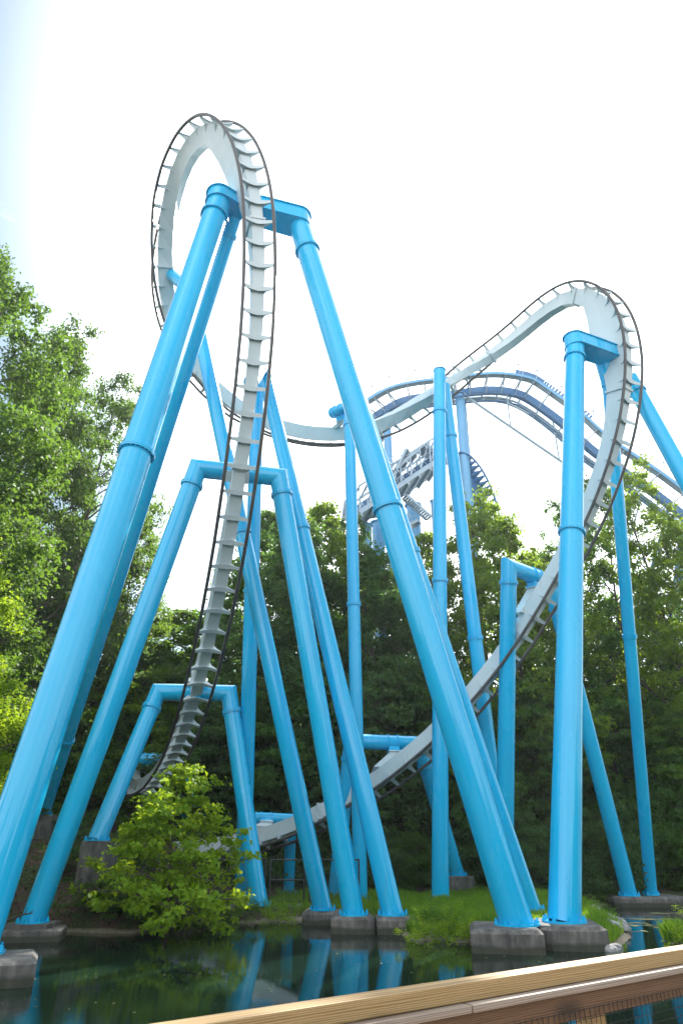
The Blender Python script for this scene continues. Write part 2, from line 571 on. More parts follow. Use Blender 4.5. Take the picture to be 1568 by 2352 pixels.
# pale sand in the strip just above the water
gp = n.new('ShaderNodeNewGeometry'); sp = n.new('ShaderNodeSeparateXYZ'); l.new(gp.outputs['Position'], sp.inputs[0])
ma = n.new('ShaderNodeMath'); ma.operation = 'MULTIPLY_ADD'; ma.inputs[1].default_value = 0.16
l.new(t1.outputs['Fac'], ma.inputs[0]); l.new(sp.outputs['Z'], ma.inputs[2])
rs = ramp(n, l, ma.outputs[0], [(0.16, (1, 1, 1)), (0.24, (0, 0, 0))])
sd = ramp(n, l, t2.outputs['Fac'], [(0.3, (0.15, 0.125, 0.09)), (0.7, (0.30, 0.26, 0.19))])
m2 = n.new('ShaderNodeMix'); m2.data_type = 'RGBA'
l.new(rs.outputs['Color'], m2.inputs['Factor']); l.new(mx.outputs['Result'], m2.inputs['A']); l.new(sd.outputs['Color'], m2.inputs['B'])
l.new(m2.outputs['Result'], b.inputs['Base Color'])
b.inputs['Roughness'].default_value = 0.95
bump(n, l, t2.outputs['Fac'], b, 0.8, 0.08)
tag(g.build('ground', gm), kind='structure')

wm, n, l, b = new_mat('pond_water')
b.inputs['Base Color'].default_value = (0.006, 0.017, 0.011, 1)
b.inputs['Roughness'].default_value = 0.0
b.inputs['IOR'].default_value = 1.333
b.inputs['Specular IOR Level'].default_value = 0.5
ta = noise(n, l, 6.5, 4, 0.6, stretch=(0.55, 1.7, 1))
tb = noise(n, l, 0.5, 3, 0.5)
tg = noise(n, l, 0.16, 2, 0.5)                              # patches ruffled by the wind
wr = n.new('ShaderNodeMapRange')
wr.inputs['From Min'].default_value = 0.42; wr.inputs['From Max'].default_value = 0.66
wr.inputs['To Min'].default_value = 0.08; wr.inputs['To Max'].default_value = 0.7
l.new(tg.outputs['Fac'], wr.inputs['Value'])
wq = n.new('ShaderNodeMath'); wq.operation = 'MULTIPLY'
l.new(ta.outputs['Fac'], wq.inputs[0]); l.new(wr.outputs['Result'], wq.inputs[1])
wa = n.new('ShaderNodeMath'); wa.operation = 'MULTIPLY_ADD'; wa.inputs[1].default_value = 0.6
l.new(tb.outputs['Fac'], wa.inputs[0]); l.new(wq.outputs[0], wa.inputs[2])
bump(n, l, wa.outputs[0], b, 0.20, 0.02)
w = MB()
w.add([(-95, -65, 0), (95, -65, 0), (95, 60, 0), (-95, 60, 0)], [(0, 1, 2, 3)])
tag(w.build('pond_water', wm), kind='structure')

# ---------------------------------------------------------------- concrete footings
def octagon(c, half_x, half_y, cham, rot=0.0):
    pts = [(-half_x + cham, -half_y), (half_x - cham, -half_y), (half_x, -half_y + cham), (half_x, half_y - cham),
           (half_x - cham, half_y), (-half_x + cham, half_y), (-half_x, half_y - cham), (-half_x, -half_y + cham)]
    cr, sr = math.cos(rot), math.sin(rot)
    return [(c[0] + x * cr - y * sr, c[1] + x * sr + y * cr) for x, y in pts]


def footing(label, c, hx, hy, ztop, zbot=-1.0, cham=0.12, rot=0.0, bev=0.11, plinth=None):
    """Cast block with chamfered upper edges; plinth = (cx, cy, hx, hy, height) of a raised pad."""
    m = MB()
    o0 = octagon(c, hx, hy, cham, rot)
    o1 = octagon(c, hx - bev * 1.3, hy - bev * 1.3, max(0.02, cham * 0.7), rot)
    n = 8
    zc = ztop - bev
    rng = random.Random(sum(map(ord, label)))
    j = lambda: rng.uniform(-0.015, 0.015)
    A = [(x, y, zbot) for x, y in o0]; B = [(x + j(), y + j(), zc + j()) for x, y in o0]; D = [(x + j(), y + j(), ztop) for x, y in o1]
    m.add(A + B, [(i, (i + 1) % n, n + (i + 1) % n, n + i) for i in range(n)])
    m.add(B + D, [(i, (i + 1) % n, n + (i + 1) % n, n + i) for i in range(n)])
    m.add(D, [tuple(range(n))])
    o = m.build('concrete_footing', M['concrete'])
    tag(o, label, 'footing', 'concrete footings under the blue legs')
    if plinth:
        px, py, ax, ay, hh = plinth
        q = MB()
        q.box((px, py, ztop + hh / 2 - 0.01), (ax, 0, 0), (0, ay, 0), (0, 0, hh / 2 + 0.01))
        q.build('plinth', M['concrete'], None).parent = o
    return o


# ---------------------------------------------------------------- steel supports
def flange(parent, p, ax, r, nb=24, mat=None, thick=0.07):
    ax = Vector(ax).normalized()
    m = MB()
    p = Vector(p)
    ro = r * 1.17
    m.tube(p + ax * 0.006, p + ax * (thick + 0.006), ro, ro, 40)
    m.tube(p - ax * (thick + 0.006), p - ax * 0.006, ro, ro, 40)
    for q in m.ring(p, ax, r * 1.085, nb):
        m.tube(q - ax * (thick + 0.05), q + ax * (thick + 0.05), 0.028, 0.028, 6)
    return m.build('flange', mat or M['blue'], parent)


def base_plate(parent, p, r, rot=0.0, nb=8):
    m = MB()
    p = Vector(p)
    ro = r * 1.38
    m.tube(p, p + Vector((0, 0, 0.06)), ro, ro, 32)
    for i in range(nb):
        a = rot + 2 * math.pi * i / nb
        d = Vector((math.cos(a), math.sin(a), 0))
        q = p + d * (r * 1.24)
        m.tube(q, q + Vector((0, 0, 0.20)), 0.035, 0.035, 8)
        m.tube(q + Vector((0, 0, 0.06)), q + Vector((0, 0, 0.12)), 0.065, 0.065, 6)
    return m.build('base_plate', M['blue'], parent)


def leg(parent, foot, top, r0, r1, flanges=(), welds=(), n=40, plate=True, mat=None, cap=True):
    """One tubular leg from its foot to its top, with its bolted flanges and base plate."""
    foot, top = Vector(foot), Vector(top)
    d = top - foot
    ax = d.normalized()
    m = MB()
    cuts = sorted([0.0] + list(flanges) + [1.0])
    start = foot.copy()
    if plate: start = foot - ax * 0.0
    m.tube(start, top, r0, r1, n, True)
    for wt in welds:
        rr = r0 + (r1 - r0) * wt
        p = foot + d * wt
        m.tube(p - ax * 0.016, p + ax * 0.016, rr + 0.006, rr + 0.006, n, False)
    # the seam that runs up each rolled tube
    o = m.build('leg', mat or M['blue'], parent)
    for ft in flanges:
        flange(parent, foot + d * ft, ax, r0 + (r1 - r0) * ft, mat=mat)
    if plate: base_plate(parent, foot - Vector((0, 0, 0.005)), r0)
    return o


def frac(foot, top, py):
    """Share of the way up a leg at which it crosses picture row py."""
    lo, hi = 0.0, 1.0
    def row(t):
        P = Vector(foot).lerp(Vector(top), t) - EYE
        return CY - F_PX * P.dot(UPV) / P.dot(FW)
    for _ in range(50):
        m = (lo + hi) / 2
        if row(m) > py: lo = m
        else: hi = m
    return lo


def arm(parent, p_col, axis, p_end, r, hgt, w_end, name='arm'):
    """Box arm with a rounded end round the column's top and overhanging plates above and below."""
    axis = Vector(axis).normalized()
    p_col, p_end = Vector(p_col), Vector(p_end)
    d = p_end - p_col
    d = d - axis * d.dot(axis)
    L = d.length
    d.normalize()
    s = axis.cross(d).normalized()

    def outline(rr, ww, ext):
        pts = []
        for k in range(17):
            a = math.pi / 2 + math.pi * k / 16
            pts.append(p_col + d * (rr * math.cos(a)) + s * (rr * math.sin(a)))
        pts.append(p_col + d * (L + ext) - s * ww)
        pts.append(p_col + d * (L + ext) + s * ww)
        return pts
    m = MB()
    m.prism(outline(r, w_end, 0), axis * hgt)
    for sg in (-1, 1):
        m.prism([q + axis * (sg * (hgt / 2 + 0.028)) for q in outline(r * 1.12, w_end * 1.15, -0.01)], axis * 0.05)
    return m.build(name, M['blue'], parent)


def saddle(parent, p_tube, ax_tube, r, p_spine, w=0.55):
    """Clamp bands round a tube and the pale pedestal that joins it to the spine."""
    ax = Vector(ax_tube).normalized()
    p_tube, p_spine = Vector(p_tube), Vector(p_spine)
    m = MB()
    for s in (-0.28, 0.28):
        c = p_tube + ax * s
        m.tube(c - ax * 0.03, c + ax * 0.03, r * 1.13, r * 1.13, 28)
    d = p_spine - p_tube
    d = (d - ax * d.dot(ax)).normalized()
    s = ax.cross(d)
    a = p_tube + d * (r * 1.02); b_ = p_tube + d * (r * 1.02 + 0.22)
    m.box((p_tube + d * r * 0.9 + b_) / 2, ax * 0.30, s * 0.26, (b_ - (p_tube + d * r * 0.9)) / 2)
    m.box(b_ + d * 0.03, ax * 0.38, s * 0.34, d * 0.03)
    m.build('clamp', M['blue'], parent)
    q = MB()
    q.box(b_ + d * 0.09, ax * 0.38, s * 0.34, d * 0.028)
    c0 = b_ + d * 0.12
    e = p_spine
    A = [c0 + ax * (0.30 * i) + s * (0.24 * j) for i, j in ((-1, -1), (1, -1), (1, 1), (-1, 1))]
    B = [e + ax * (0.55 * i) + s * (0.26 * j) for i, j in ((-1, -1), (1, -1), (1, 1), (-1, 1))]
    q.add(A + B, [(0, 1, 5, 4), (1, 2, 6, 5), (2, 3, 7, 6), (3, 0, 4, 7), (0, 3, 2, 1), (4, 5, 6, 7)])
    q.build('pedestal', M['white'], parent)

# ---------------------------------------------------------------- the white inverted track
TRACK = [
(-12.6,44.64,2.01,0.36,0.93,-0.07),
(-9.9,43.56,2.1,0.36,0.93,-0.07),
(-7.21,42.35,2.31,0.36,0.93,-0.07),
(-5.68,41.77,2.54,0.37,0.93,-0.08),
(-4.21,41.21,2.84,0.37,0.92,-0.08),
(-2.91,40.72,3.21,0.38,0.92,-0.09),
(-1.6,40.22,3.69,0.39,0.91,-0.12),
(0.31,39.48,4.55,0.41,0.9,-0.16),
(2.02,38.79,5.5,0.45,0.88,-0.15),
(2.75,38.48,5.96,0.47,0.87,-0.16),
(3.5,38.15,6.47,0.48,0.86,-0.17),
(4.23,37.83,6.99,0.48,0.85,-0.19),
(5.13,37.43,7.68,0.49,0.85,-0.2),
(6.8,36.62,9.19,0.52,0.84,-0.17),
(8.38,35.77,10.83,0.57,0.82,-0.12),
(9.4,35.13,12.04,0.62,0.78,-0.08),
(10.12,34.65,12.97,0.64,0.77,-0.07),
(10.8,34.16,13.93,0.65,0.75,-0.06),
(11.44,33.67,14.88,0.66,0.75,-0.06),
(12.69,32.68,16.83,0.69,0.72,-0.07),
(13.27,32.16,17.83,0.73,0.68,-0.04),
(13.79,31.66,18.79,0.76,0.65,-0.02),
(14.22,31.18,19.68,0.79,0.62,0),
(14.6,30.72,20.59,0.8,0.59,0.01),
(14.96,30.27,21.52,0.82,0.58,0.01),
(15.28,29.84,22.48,0.83,0.56,0.01),
(15.56,29.46,23.44,0.83,0.55,0.01),
(15.8,29.14,24.43,0.84,0.54,0),
(16.01,28.86,25.45,0.85,0.53,-0),
(16.19,28.66,26.46,0.86,0.52,-0),
(16.32,28.51,27.5,0.86,0.51,-0),
(16.4,28.44,28.53,0.86,0.51,0.01),
(16.42,28.42,29.53,0.86,0.51,0.04),
(16.38,28.47,30.47,0.85,0.51,0.1),
(16.29,28.56,31.27,0.84,0.52,0.17),
(16.15,28.69,31.96,0.82,0.53,0.22),
(15.94,28.9,32.67,0.81,0.53,0.24),
(15.78,29.05,33.05,0.81,0.54,0.23),
(15.49,29.37,33.61,0.82,0.54,0.19),
(15.18,29.75,34.05,0.82,0.55,0.15),
(14.78,30.27,34.46,0.83,0.55,0.12),
(14.35,30.88,34.74,0.82,0.56,0.09),
(13.9,31.55,34.88,0.82,0.57,0.06),
(13.41,32.25,34.89,0.81,0.59,0.02),
(12.89,32.95,34.78,0.79,0.62,-0.02),
(12.26,33.7,34.53,0.76,0.65,-0.08),
(11.67,34.3,34.25,0.73,0.67,-0.14),
(11.01,34.85,33.9,0.69,0.69,-0.23),
(10.38,35.29,33.55,0.68,0.67,-0.32),
(9.34,35.88,32.91,0.67,0.56,-0.49),
(8.49,36.28,32.33,0.67,0.42,-0.61),
(6.97,36.87,31.14,0.64,0.06,-0.76),
(5.88,37.19,30.23,0.57,-0.22,-0.79),
(5.18,37.37,29.67,0.5,-0.38,-0.78),
(4.43,37.52,29.11,0.41,-0.53,-0.74),
(3.65,37.64,28.6,0.31,-0.65,-0.69),
(2.41,37.77,27.99,0.17,-0.79,-0.59),
(1.36,37.82,27.66,0.08,-0.85,-0.51),
(0.06,37.81,27.44,0.03,-0.88,-0.47),
(-1.46,37.74,27.39,0.03,-0.89,-0.46),
(-2.65,37.63,27.47,0.05,-0.89,-0.46),
(-3.77,37.46,27.64,0.08,-0.89,-0.46),
(-5.3,37.11,28.01,0.14,-0.89,-0.44),
(-7.19,36.4,28.75,0.24,-0.88,-0.41),
(-7.83,36.07,29.07,0.28,-0.87,-0.41),
(-8.94,35.36,29.76,0.37,-0.84,-0.41),
(-9.81,34.63,30.46,0.42,-0.81,-0.41),
(-10.17,34.25,30.81,0.44,-0.79,-0.42),
(-10.89,33.32,31.7,0.47,-0.74,-0.48),
(-11.43,32.31,32.67,0.48,-0.68,-0.55),
(-11.63,31.77,33.19,0.47,-0.67,-0.58),
(-11.8,31.07,33.89,0.43,-0.66,-0.61),
(-11.89,30.29,34.67,0.37,-0.66,-0.65),
(-11.86,29.5,35.48,0.28,-0.66,-0.69),
(-11.74,28.76,36.21,0.16,-0.67,-0.72),
(-11.57,28.14,36.79,0.05,-0.67,-0.74),
(-11.2,27.1,37.64,-0.15,-0.64,-0.75),
(-10.87,26.41,38.11,-0.28,-0.61,-0.74),
(-10.43,25.62,38.52,-0.4,-0.57,-0.71),
(-9.98,24.92,38.78,-0.5,-0.54,-0.68),
(-9.45,24.2,38.92,-0.58,-0.52,-0.63),
(-8.86,23.47,38.91,-0.64,-0.51,-0.57),
(-8.27,22.83,38.74,-0.69,-0.51,-0.52),
(-7.66,22.25,38.43,-0.72,-0.51,-0.47),
(-7.11,21.79,38,-0.74,-0.52,-0.43),
(-6.59,21.44,37.47,-0.75,-0.53,-0.41),
(-6.31,21.28,37.14,-0.75,-0.52,-0.4),
(-5.91,21.09,36.58,-0.77,-0.5,-0.4),
(-5.53,20.94,35.92,-0.79,-0.48,-0.38),
(-5.13,20.83,35.09,-0.82,-0.45,-0.35),
(-4.78,20.78,34.15,-0.85,-0.42,-0.31),
(-4.48,20.78,33.09,-0.89,-0.38,-0.26),
(-4.23,20.84,31.97,-0.91,-0.35,-0.21),
(-4.04,20.94,30.77,-0.93,-0.32,-0.16),
(-3.91,21.1,29.6,-0.95,-0.29,-0.13),
(-3.83,21.32,28.36,-0.96,-0.27,-0.1),
(-3.78,21.6,27.14,-0.97,-0.25,-0.08),
(-3.77,21.91,25.96,-0.97,-0.24,-0.06),
(-3.79,22.27,24.77,-0.97,-0.22,-0.04),
(-3.84,22.67,23.61,-0.98,-0.21,-0.03),
(-3.93,23.1,22.48,-0.98,-0.21,-0.02),
(-4.03,23.56,21.39,-0.98,-0.21,-0.02),
(-4.17,24.1,20.22,-0.98,-0.22,-0.03),
(-4.33,24.7,19.1,-0.97,-0.24,-0.03),
(-4.51,25.33,18.04,-0.96,-0.27,-0.03),
(-4.71,26.01,17,-0.96,-0.29,-0.04),
(-4.92,26.72,16.03,-0.95,-0.32,-0.04),
(-5.15,27.47,15.11,-0.94,-0.33,-0.05),
(-5.4,28.25,14.25,-0.94,-0.35,-0.05),
(-5.67,29.07,13.43,-0.93,-0.35,-0.05),
(-5.95,29.94,12.66,-0.93,-0.36,-0.04),
(-6.26,30.82,11.94,-0.93,-0.36,-0.04),
(-6.57,31.74,11.26,-0.94,-0.35,-0.03),
(-6.89,32.67,10.64,-0.94,-0.35,-0.02),
(-7.24,33.66,10.04,-0.94,-0.35,-0.03),
(-7.58,34.64,9.52,-0.94,-0.35,-0.03),
(-7.94,35.65,9.03,-0.93,-0.36,-0.03),
(-8.32,36.68,8.59,-0.93,-0.36,-0.04),
(-8.7,37.72,8.19,-0.93,-0.37,-0.04),
(-9.1,38.78,7.83,-0.93,-0.37,-0.04),
(-9.51,39.82,7.51,-0.92,-0.38,-0.05),
(-9.92,40.84,7.23,-0.92,-0.39,-0.06),
(-10.39,41.93,6.95,-0.92,-0.39,-0.07),
(-10.89,43,6.7,-0.92,-0.39,-0.09),
(-11.88,44.91,6.15,-0.86,-0.5,0),
(-13.05,46.71,5.88,-0.85,-0.52,0),
(-14.13,48.6,6.06,-0.91,-0.42,0),
(-14.85,50.58,6.69,-0.97,-0.24,0),
(-15.12,52.56,7.77,-1,-0.02,0),
(-14.94,54.36,9.21,-1,0.1,0)
]
TP = [Vector(r[:3]) for r in TRACK]
TL = [Vector(r[3:]).normalized() for r in TRACK]
GAUGE, RAIL_UP, SPINE_W = 1.44, 0.30, 0.56
DEPTH_KEYS = [(0, 0.72), (17, 0.78), (24, 0.85), (28, 1.15), (31, 1.9), (33, 2.1), (35, 1.7), (38, 1.0), (41, 0.85), (47, 0.8), (59, 0.9), (68, 0.85), (74, 0.9), (80, 0.9), (84, 1.0), (87, 1.5), (90, 2.0), (92, 1.7), (94, 1.25), (98, 1.1), (106, 1.0), (114, 0.8), (129, 0.7)]


def spine_depth(i):
    return float(np.interp(i, [k[0] for k in DEPTH_KEYS], [k[1] for k in DEPTH_KEYS]))


def cr(a, b_, c, d, t):
    return 0.5 * ((2 * b_) + (c - a) * t + (2 * a - 5 * b_ + 4 * c - d) * t * t + (3 * b_ - a - 3 * c + d) * t ** 3)


def track_at(u):
    """Frame of the track at station u: point, tangent, lateral, outward normal (spine towards rails)."""
    u = max(0.0, min(len(TP) - 1.001, u))
    i = int(u); t = u - i
    k = [max(0, min(len(TP) - 1, i + j)) for j in (-1, 0, 1, 2)]
    p = cr(*[TP[j] for j in k], t)
    e = 0.02
    q = cr(*[TP[j] for j in k], min(1, t + e)) - cr(*[TP[j] for j in k], max(0, t - e))
    T = q.normalized()
    la = cr(*[TL[j] for j in k], t)
    la = (la - T * la.dot(T)).normalized()
    return p, T, la, la.cross(T).normalized()


# even stations along the arc
us = np.linspace(0, len(TP) - 1.001, 2600)
pp = [track_at(u)[0] for u in us]
arc = np.concatenate([[0], np.cumsum([(pp[i + 1] - pp[i]).length for i in range(len(pp) - 1)])])
TRACK_LEN = float(arc[-1])


def u_at(s):
    return float(np.interp(s, arc, us))


trk = thing('coaster_track', 'white inverted coaster track with dark rails that loops over the pond', 'coaster track', TP[60])
# spine: a welded box of short flat facets
m = MB()
NS = int(TRACK_LEN / 1.2)
sec = []
for i in range(NS + 1):
    u = u_at(TRACK_LEN * i / NS)
    p, T, la, nn = track_at(u)
    dp = spine_depth(u)
    f = p - nn * RAIL_UP
    sec.append([f + la * (SPINE_W / 2), f - la * (SPINE_W / 2), f - la * (SPINE_W / 2) - nn * dp, f + la * (SPINE_W / 2) - nn * dp])
for i in range(NS):
    A, B = sec[i], sec[i + 1]
    for k in range(4):
        j = (k + 1) % 4
        m.add([A[k], A[j], B[j], B[k]], [(0, 1, 2), (0, 2, 3)])
m.add(sec[0], [(0, 1, 2, 3)]); m.add(sec[-1], [(3, 2, 1, 0)])
m.build('spine', M['white'], trk)
# two running rails
NR = int(TRACK_LEN / 0.45)
for sg in (-1, 1):
    pts = []
    for i in range(NR + 1):
        p, T, la, nn = track_at(u_at(TRACK_LEN * i / NR))
        pts.append(p + la * (sg * GAUGE / 2))
    MB().path(pts, 0.082, 10).build('rail', M['rail'], trk)


def tie_into(mb, u, plate=False):
    """Wing-shaped cross tie: a curved web with a flange along its rail-side edge."""
    p, T, la, nn = track_at(u)
    f = p - nn * RAIL_UP
    hw = GAUGE / 2 - 0.05
    up_edge, lo_edge = [], []
    for k in range(13):
        a = -1 + 2 * k / 12
        x = a * hw
        up_edge.append((x, 0.12 + 0.16 * abs(a) ** 1.7))
    lo = [(-hw, 0.19), (-0.52, 0.05), (-0.40, -0.06), (-0.335, -0.20), (-SPINE_W / 2 - 0.004, -0.42)]
    if plate: lo = [(-hw, 0.16), (-0.55, 0.0), (-0.44, -0.12), (-0.40, -0.30), (-0.40, -0.62), (-SPINE_W / 2 - 0.004, -0.66)]
    th = 0.05 if plate else 0.028
    for sg in (-1, 1):
        outl = [(x * -sg, y) for x, y in lo]
        tops = [(x * -sg, y) for x, y in up_edge if x <= 0.001]
        poly = [outl[0]] + tops + [(sg * 0.0, 0.003)] + [(sg * (SPINE_W / 2 + 0.004), 0.003)] + outl[:0:-1]
        mb.prism([f + la * x + nn * y for x, y in poly], T * th)
    A = []
    for x, y in up_edge:
        wv = 0.07 + 0.06 * (1 - abs(x) / hw)
        for dy, dt in ((0, -wv), (0, wv), (0.022, wv), (0.022, -wv)):
            A.append(f + la * x + nn * (y + dy) + T * dt)
    Fc = []
    for k in range(12):
        for q in range(4):
            Fc.append((k * 4 + q, k * 4 + (q + 1) % 4, (k + 1) * 4 + (q + 1) % 4, (k + 1) * 4 + q))
    Fc += [(0, 1, 2, 3), (51, 50, 49, 48)]
    mb.add(A, Fc, False)


# tie stations: even spacing tuned to the photograph's rhythm on the near leg
SPACING = 1.197
n_tie = int(TRACK_LEN / SPACING)
s_all = [0.6 + SPACING * k for k in range(n_tie)]


def near(s):
    p = track_at(u_at(s))[0] - EYE
    z = p.dot(FW)
    px = CX + F_PX * p.x / z
    return z + (80 if px < 330 and z > 40 else 0) + (60 if 480 > px and p.z < 1 else 0)


ranked = sorted(s_all, key=near)
keep = set(ranked[:100])
rest = MB()
for s in s_all:
    if s in keep:
        q = MB(); tie_into(q, u_at(s)); q.build('tie', M['white'], trk)
    else:
        tie_into(rest, u_at(s))
if rest.v:
    tag(rest.build('ties', M['white'], trk), kind='stuff')


def row_u(px, py, lo=0, hi=129):
    best, bu = 1e9, lo
    for u in np.arange(lo, hi, 0.05):
        p = track_at(u)[0] - EYE
        z = p.dot(FW)
        e = (CX + F_PX * p.x / z - px) ** 2 + (CY - F_PX * p.dot(UPV) / z - py) ** 2
        if e < best: best, bu = e, u
    return bu


# bolted splice collars between track sections
for px, py, lo, hi in [(553, 1078, 90, 115), (456, 1583, 95, 125), (593, 491, 84, 100), (1330, 648, 30, 45), (1452, 890, 20, 32), (1108, 800, 40, 55), (737, 1870, 2, 12), (524, 1945, 0, 8), (1312, 1270, 12, 25), (358, 610, 68, 80)]:
    u = row_u(px, py, lo, hi)
    p, T, la, nn = track_at(u)
    dp = spine_depth(u)
    q = MB()
    c = p - nn * (RAIL_UP + dp / 2)
    for sg in (-1, 1):
        q.box(c + la * sg * (SPINE_W / 2 + 0.05), la * 0.048, nn * (dp / 2 + 0.07), T * 0.055)
        q.box(c - nn * sg * (dp / 2 + 0.036), la * (SPINE_W / 2 - 0.001), nn * 0.034, T * 0.055)
        for k in range(7):
            for s2 in (-1, 1):
                b0 = c + la * sg * (SPINE_W / 2 + 0.06) + nn * (dp * (k / 6 - 0.5)) + T * s2 * 0.07
                q.box(b0, la * 0.02, nn * 0.02, T * 0.02)
    q.build('splice_collar', M['white'], trk)


def spine_pt(px, py, lo, hi, share=1.0):
    u = row_u(px, py, lo, hi)
    p, T, la, nn = track_at(u)
    return p - nn * (RAIL_UP + spine_depth(u) * share)


# ---------------------------------------------------------------- blue supports
def FOOT(fx, fy, z, r):
    """Centre of a foot whose base plate's near edge is seen at (fx, fy) at height z."""
    yc = GP(fx, fy, z).y + 1.38 * r
    depth = yc * FW.y + (z - EYE.z) * FW.z
    return Vector(((fx - CX) / F_PX * depth, yc, z))


def rows(foot, top, *py):
    return [frac(foot, top, y) for y in py]


GRP = 'blue steel supports of the coaster track'
# A: the tallest frame, four legs under the left loop
fA1, fA3, fA4 = FOOT(-66, 2203, 0.56, 0.56), FOOT(1187, 2131, 0.64, 0.55), FOOT(1222, 2094, 0.66, 0.36)
fA2 = U(97, 1873, 40.0)
tA1, tA2, tA3, tA4 = U(504, 462, 33.4), U(536, 500, 34.2), U(686, 512, 34.7), U(700, 545, 35.3)
A = thing('track_support', 'tallest blue support, four legs spread wide under the big left loop', 'support', fA3, GRP)
leg(A, fA1, tA1, 0.57, 0.60, rows(fA1, tA1, 497, 1040), rows(fA1, tA1, 1090), 48)
leg(A, fA2, tA2, 0.42, 0.42, rows(fA2, tA2, 540, 1700), rows(fA2, tA2, 1300))
leg(A, fA3, tA3, 0.55, 0.56, rows(fA3, tA3, 575, 1167), rows(fA3, tA3, 1212), 48)
leg(A, fA4, tA4, 0.37, 0.36, rows(fA4, tA4, 1268), rows(fA4, tA4, 1700))
ZV = Vector((0, 0, 1))
arm(A, tA1 + (tA1 - fA1).normalized() * 0.1, ZV, U(560, 477, 34.3), 0.66, 0.62, 0.55)
arm(A, tA3 + (tA3 - fA3).normalized() * 0.1, ZV, U(592, 478, 34.2), 0.62, 0.80, 0.55)

# B: arch behind the middle of the near track leg
fB1, fB2 = FOOT(74, 2124, 0.50, 0.42), FOOT(812, 2106, 0.56, 0.41)
eB1, eB2 = U(454, 1076, 31.3), U(640, 1096, 32.0)
B = thing('track_support', 'blue two legged arch crossing behind the middle of the steep near track', 'support', fB2, GRP)
def arch(par, f1, e1, e2, f2, r1, r2, rb, py1, py2, weld1=None, weld2=None, saddle_px=None):
    a1 = frac(f1, e1, py1); a2 = frac(f2, e2, py2)
    p1, p2 = f1.lerp(e1, a1), f2.lerp(e2, a2)
    leg(par, f1, p1, r1, rb, (), [] if weld1 is None else rows(f1, p1, weld1))
    leg(par, f2, p2, r2, rb, (), [] if weld2 is None else rows(f2, p2, weld2))
    MB().mitre([p1, e1, e2, p2], rb, 36).build('crossbeam', M['blue'], par)
    flange(par, p1, e1 - f1, rb); flange(par, p2, e2 - f2, rb)
arch(B, fB1, eB1, eB2, fB2, 0.43, 0.41, 0.45, 1114, 1136, 1340, 1400)
saddle(B, eB1.lerp(eB2, 0.52), eB2 - eB1, 0.45, spine_pt(553, 1100, 95, 110, 0.9))

# C: pair of legs that meet in one domed head behind the near track
fC1, fC2 = FOOT(557, 2069, 0.55, 0.38), FOOT(902, 2106, 0.56, 0.42)
tC1, tC2 = U(592, 872, 38.2), U(603, 843, 37.6)
C_ = thing('track_support', 'blue support of two legs meeting at a rounded head behind the near track', 'support', fC2, GRP)
leg(C_, fC1, tC1, 0.41, 0.37, rows(fC1, tC1, 893, 1357), rows(fC1, tC1, 1480))
leg(C_, fC2, tC2, 0.42, 0.38, rows(fC2, tC2, 867, 1215), rows(fC2, tC2, 1620))
MB().mitre([tC2 - (tC2 - fC2).normalized() * 0.3, tC2 + Vector((0, 0, 0.15)), spine_pt(575, 862, 90, 110, 0.8)], 0.36, 28).build('arm', M['blue'], C_)

# D: single long leg behind the thick left leg
fD, tD = FOOT(741, 2094, 0.50, 0.39), U(451, 728, 38.4)
D_ = thing('track_support', 'long slanting blue leg rising behind the thickest left leg to the far loop side', 'support', fD, GRP)
leg(D_, fD, tD, 0.40, 0.40, rows(fD, tD, 752, 1223), rows(fD, tD, 1440))
MB().mitre([tD, U(438, 668, 39.6), spine_pt(356, 628, 68, 80, 0.9)], 0.38, 28).build('arm', M['blue'], D_)

# E: pole carrying the low middle of the upper track
fE, tE = FOOT(828, 2073, 0.48, 0.36), U(802, 940, 43.0)
E_ = thing('track_support', 'slim blue pole with a short tube clamped over the dip of the upper track', 'support', fE, GRP)
leg(E_, fE, tE, 0.36, 0.36, rows(fE, tE, 975, 1388), rows(fE, tE, 1500))
E0, E1_ = U(763, 949, 44.4), U(826, 922, 42.3)
MB().tube(E0, E1_, 0.38, 0.38, 32).build('crossbeam', M['blue'], E_)
flange(E_, E0.lerp(E1_, 0.05), E1_ - E0, 0.34)
saddle(E_, E0.lerp(E1_, 0.26), E1_ - E0, 0.38, spine_pt(768, 1010, 54, 62, 0.9))

# F: centre pole with its slanted brace
fF1, fF2 = FOOT(1011, 2080, 0.42, 0.42), FOOT(1165, 2066, 0.45, 0.40)
tF1, tF2 = U(1009, 852, 43.4), U(1019, 885, 44.0)
F_ = thing('track_support', 'upright blue pole with a flat round top and a brace leaning behind it', 'support', fF1, GRP)
leg(F_, fF1, tF1, 0.43, 0.39, rows(fF1, tF1, 945, 1335), rows(fF1, tF1, 870, 1600), 44)
MB().tube(tF1, tF1 + Vector((0, 0, 0.05)), 0.425, 0.425, 40).build('cap', M['blue'], F_)
leg(F_, fF2, tF2, 0.42, 0.40, rows(fF2, tF2, 1002, 1466), rows(fF2, tF2, 1560))
MB().mitre([tF1 - Vector((0, 0, 0.9)), spine_pt(1030, 905, 46, 54, 0.8)], 0.25, 20).build('arm', M['blue'], F_)

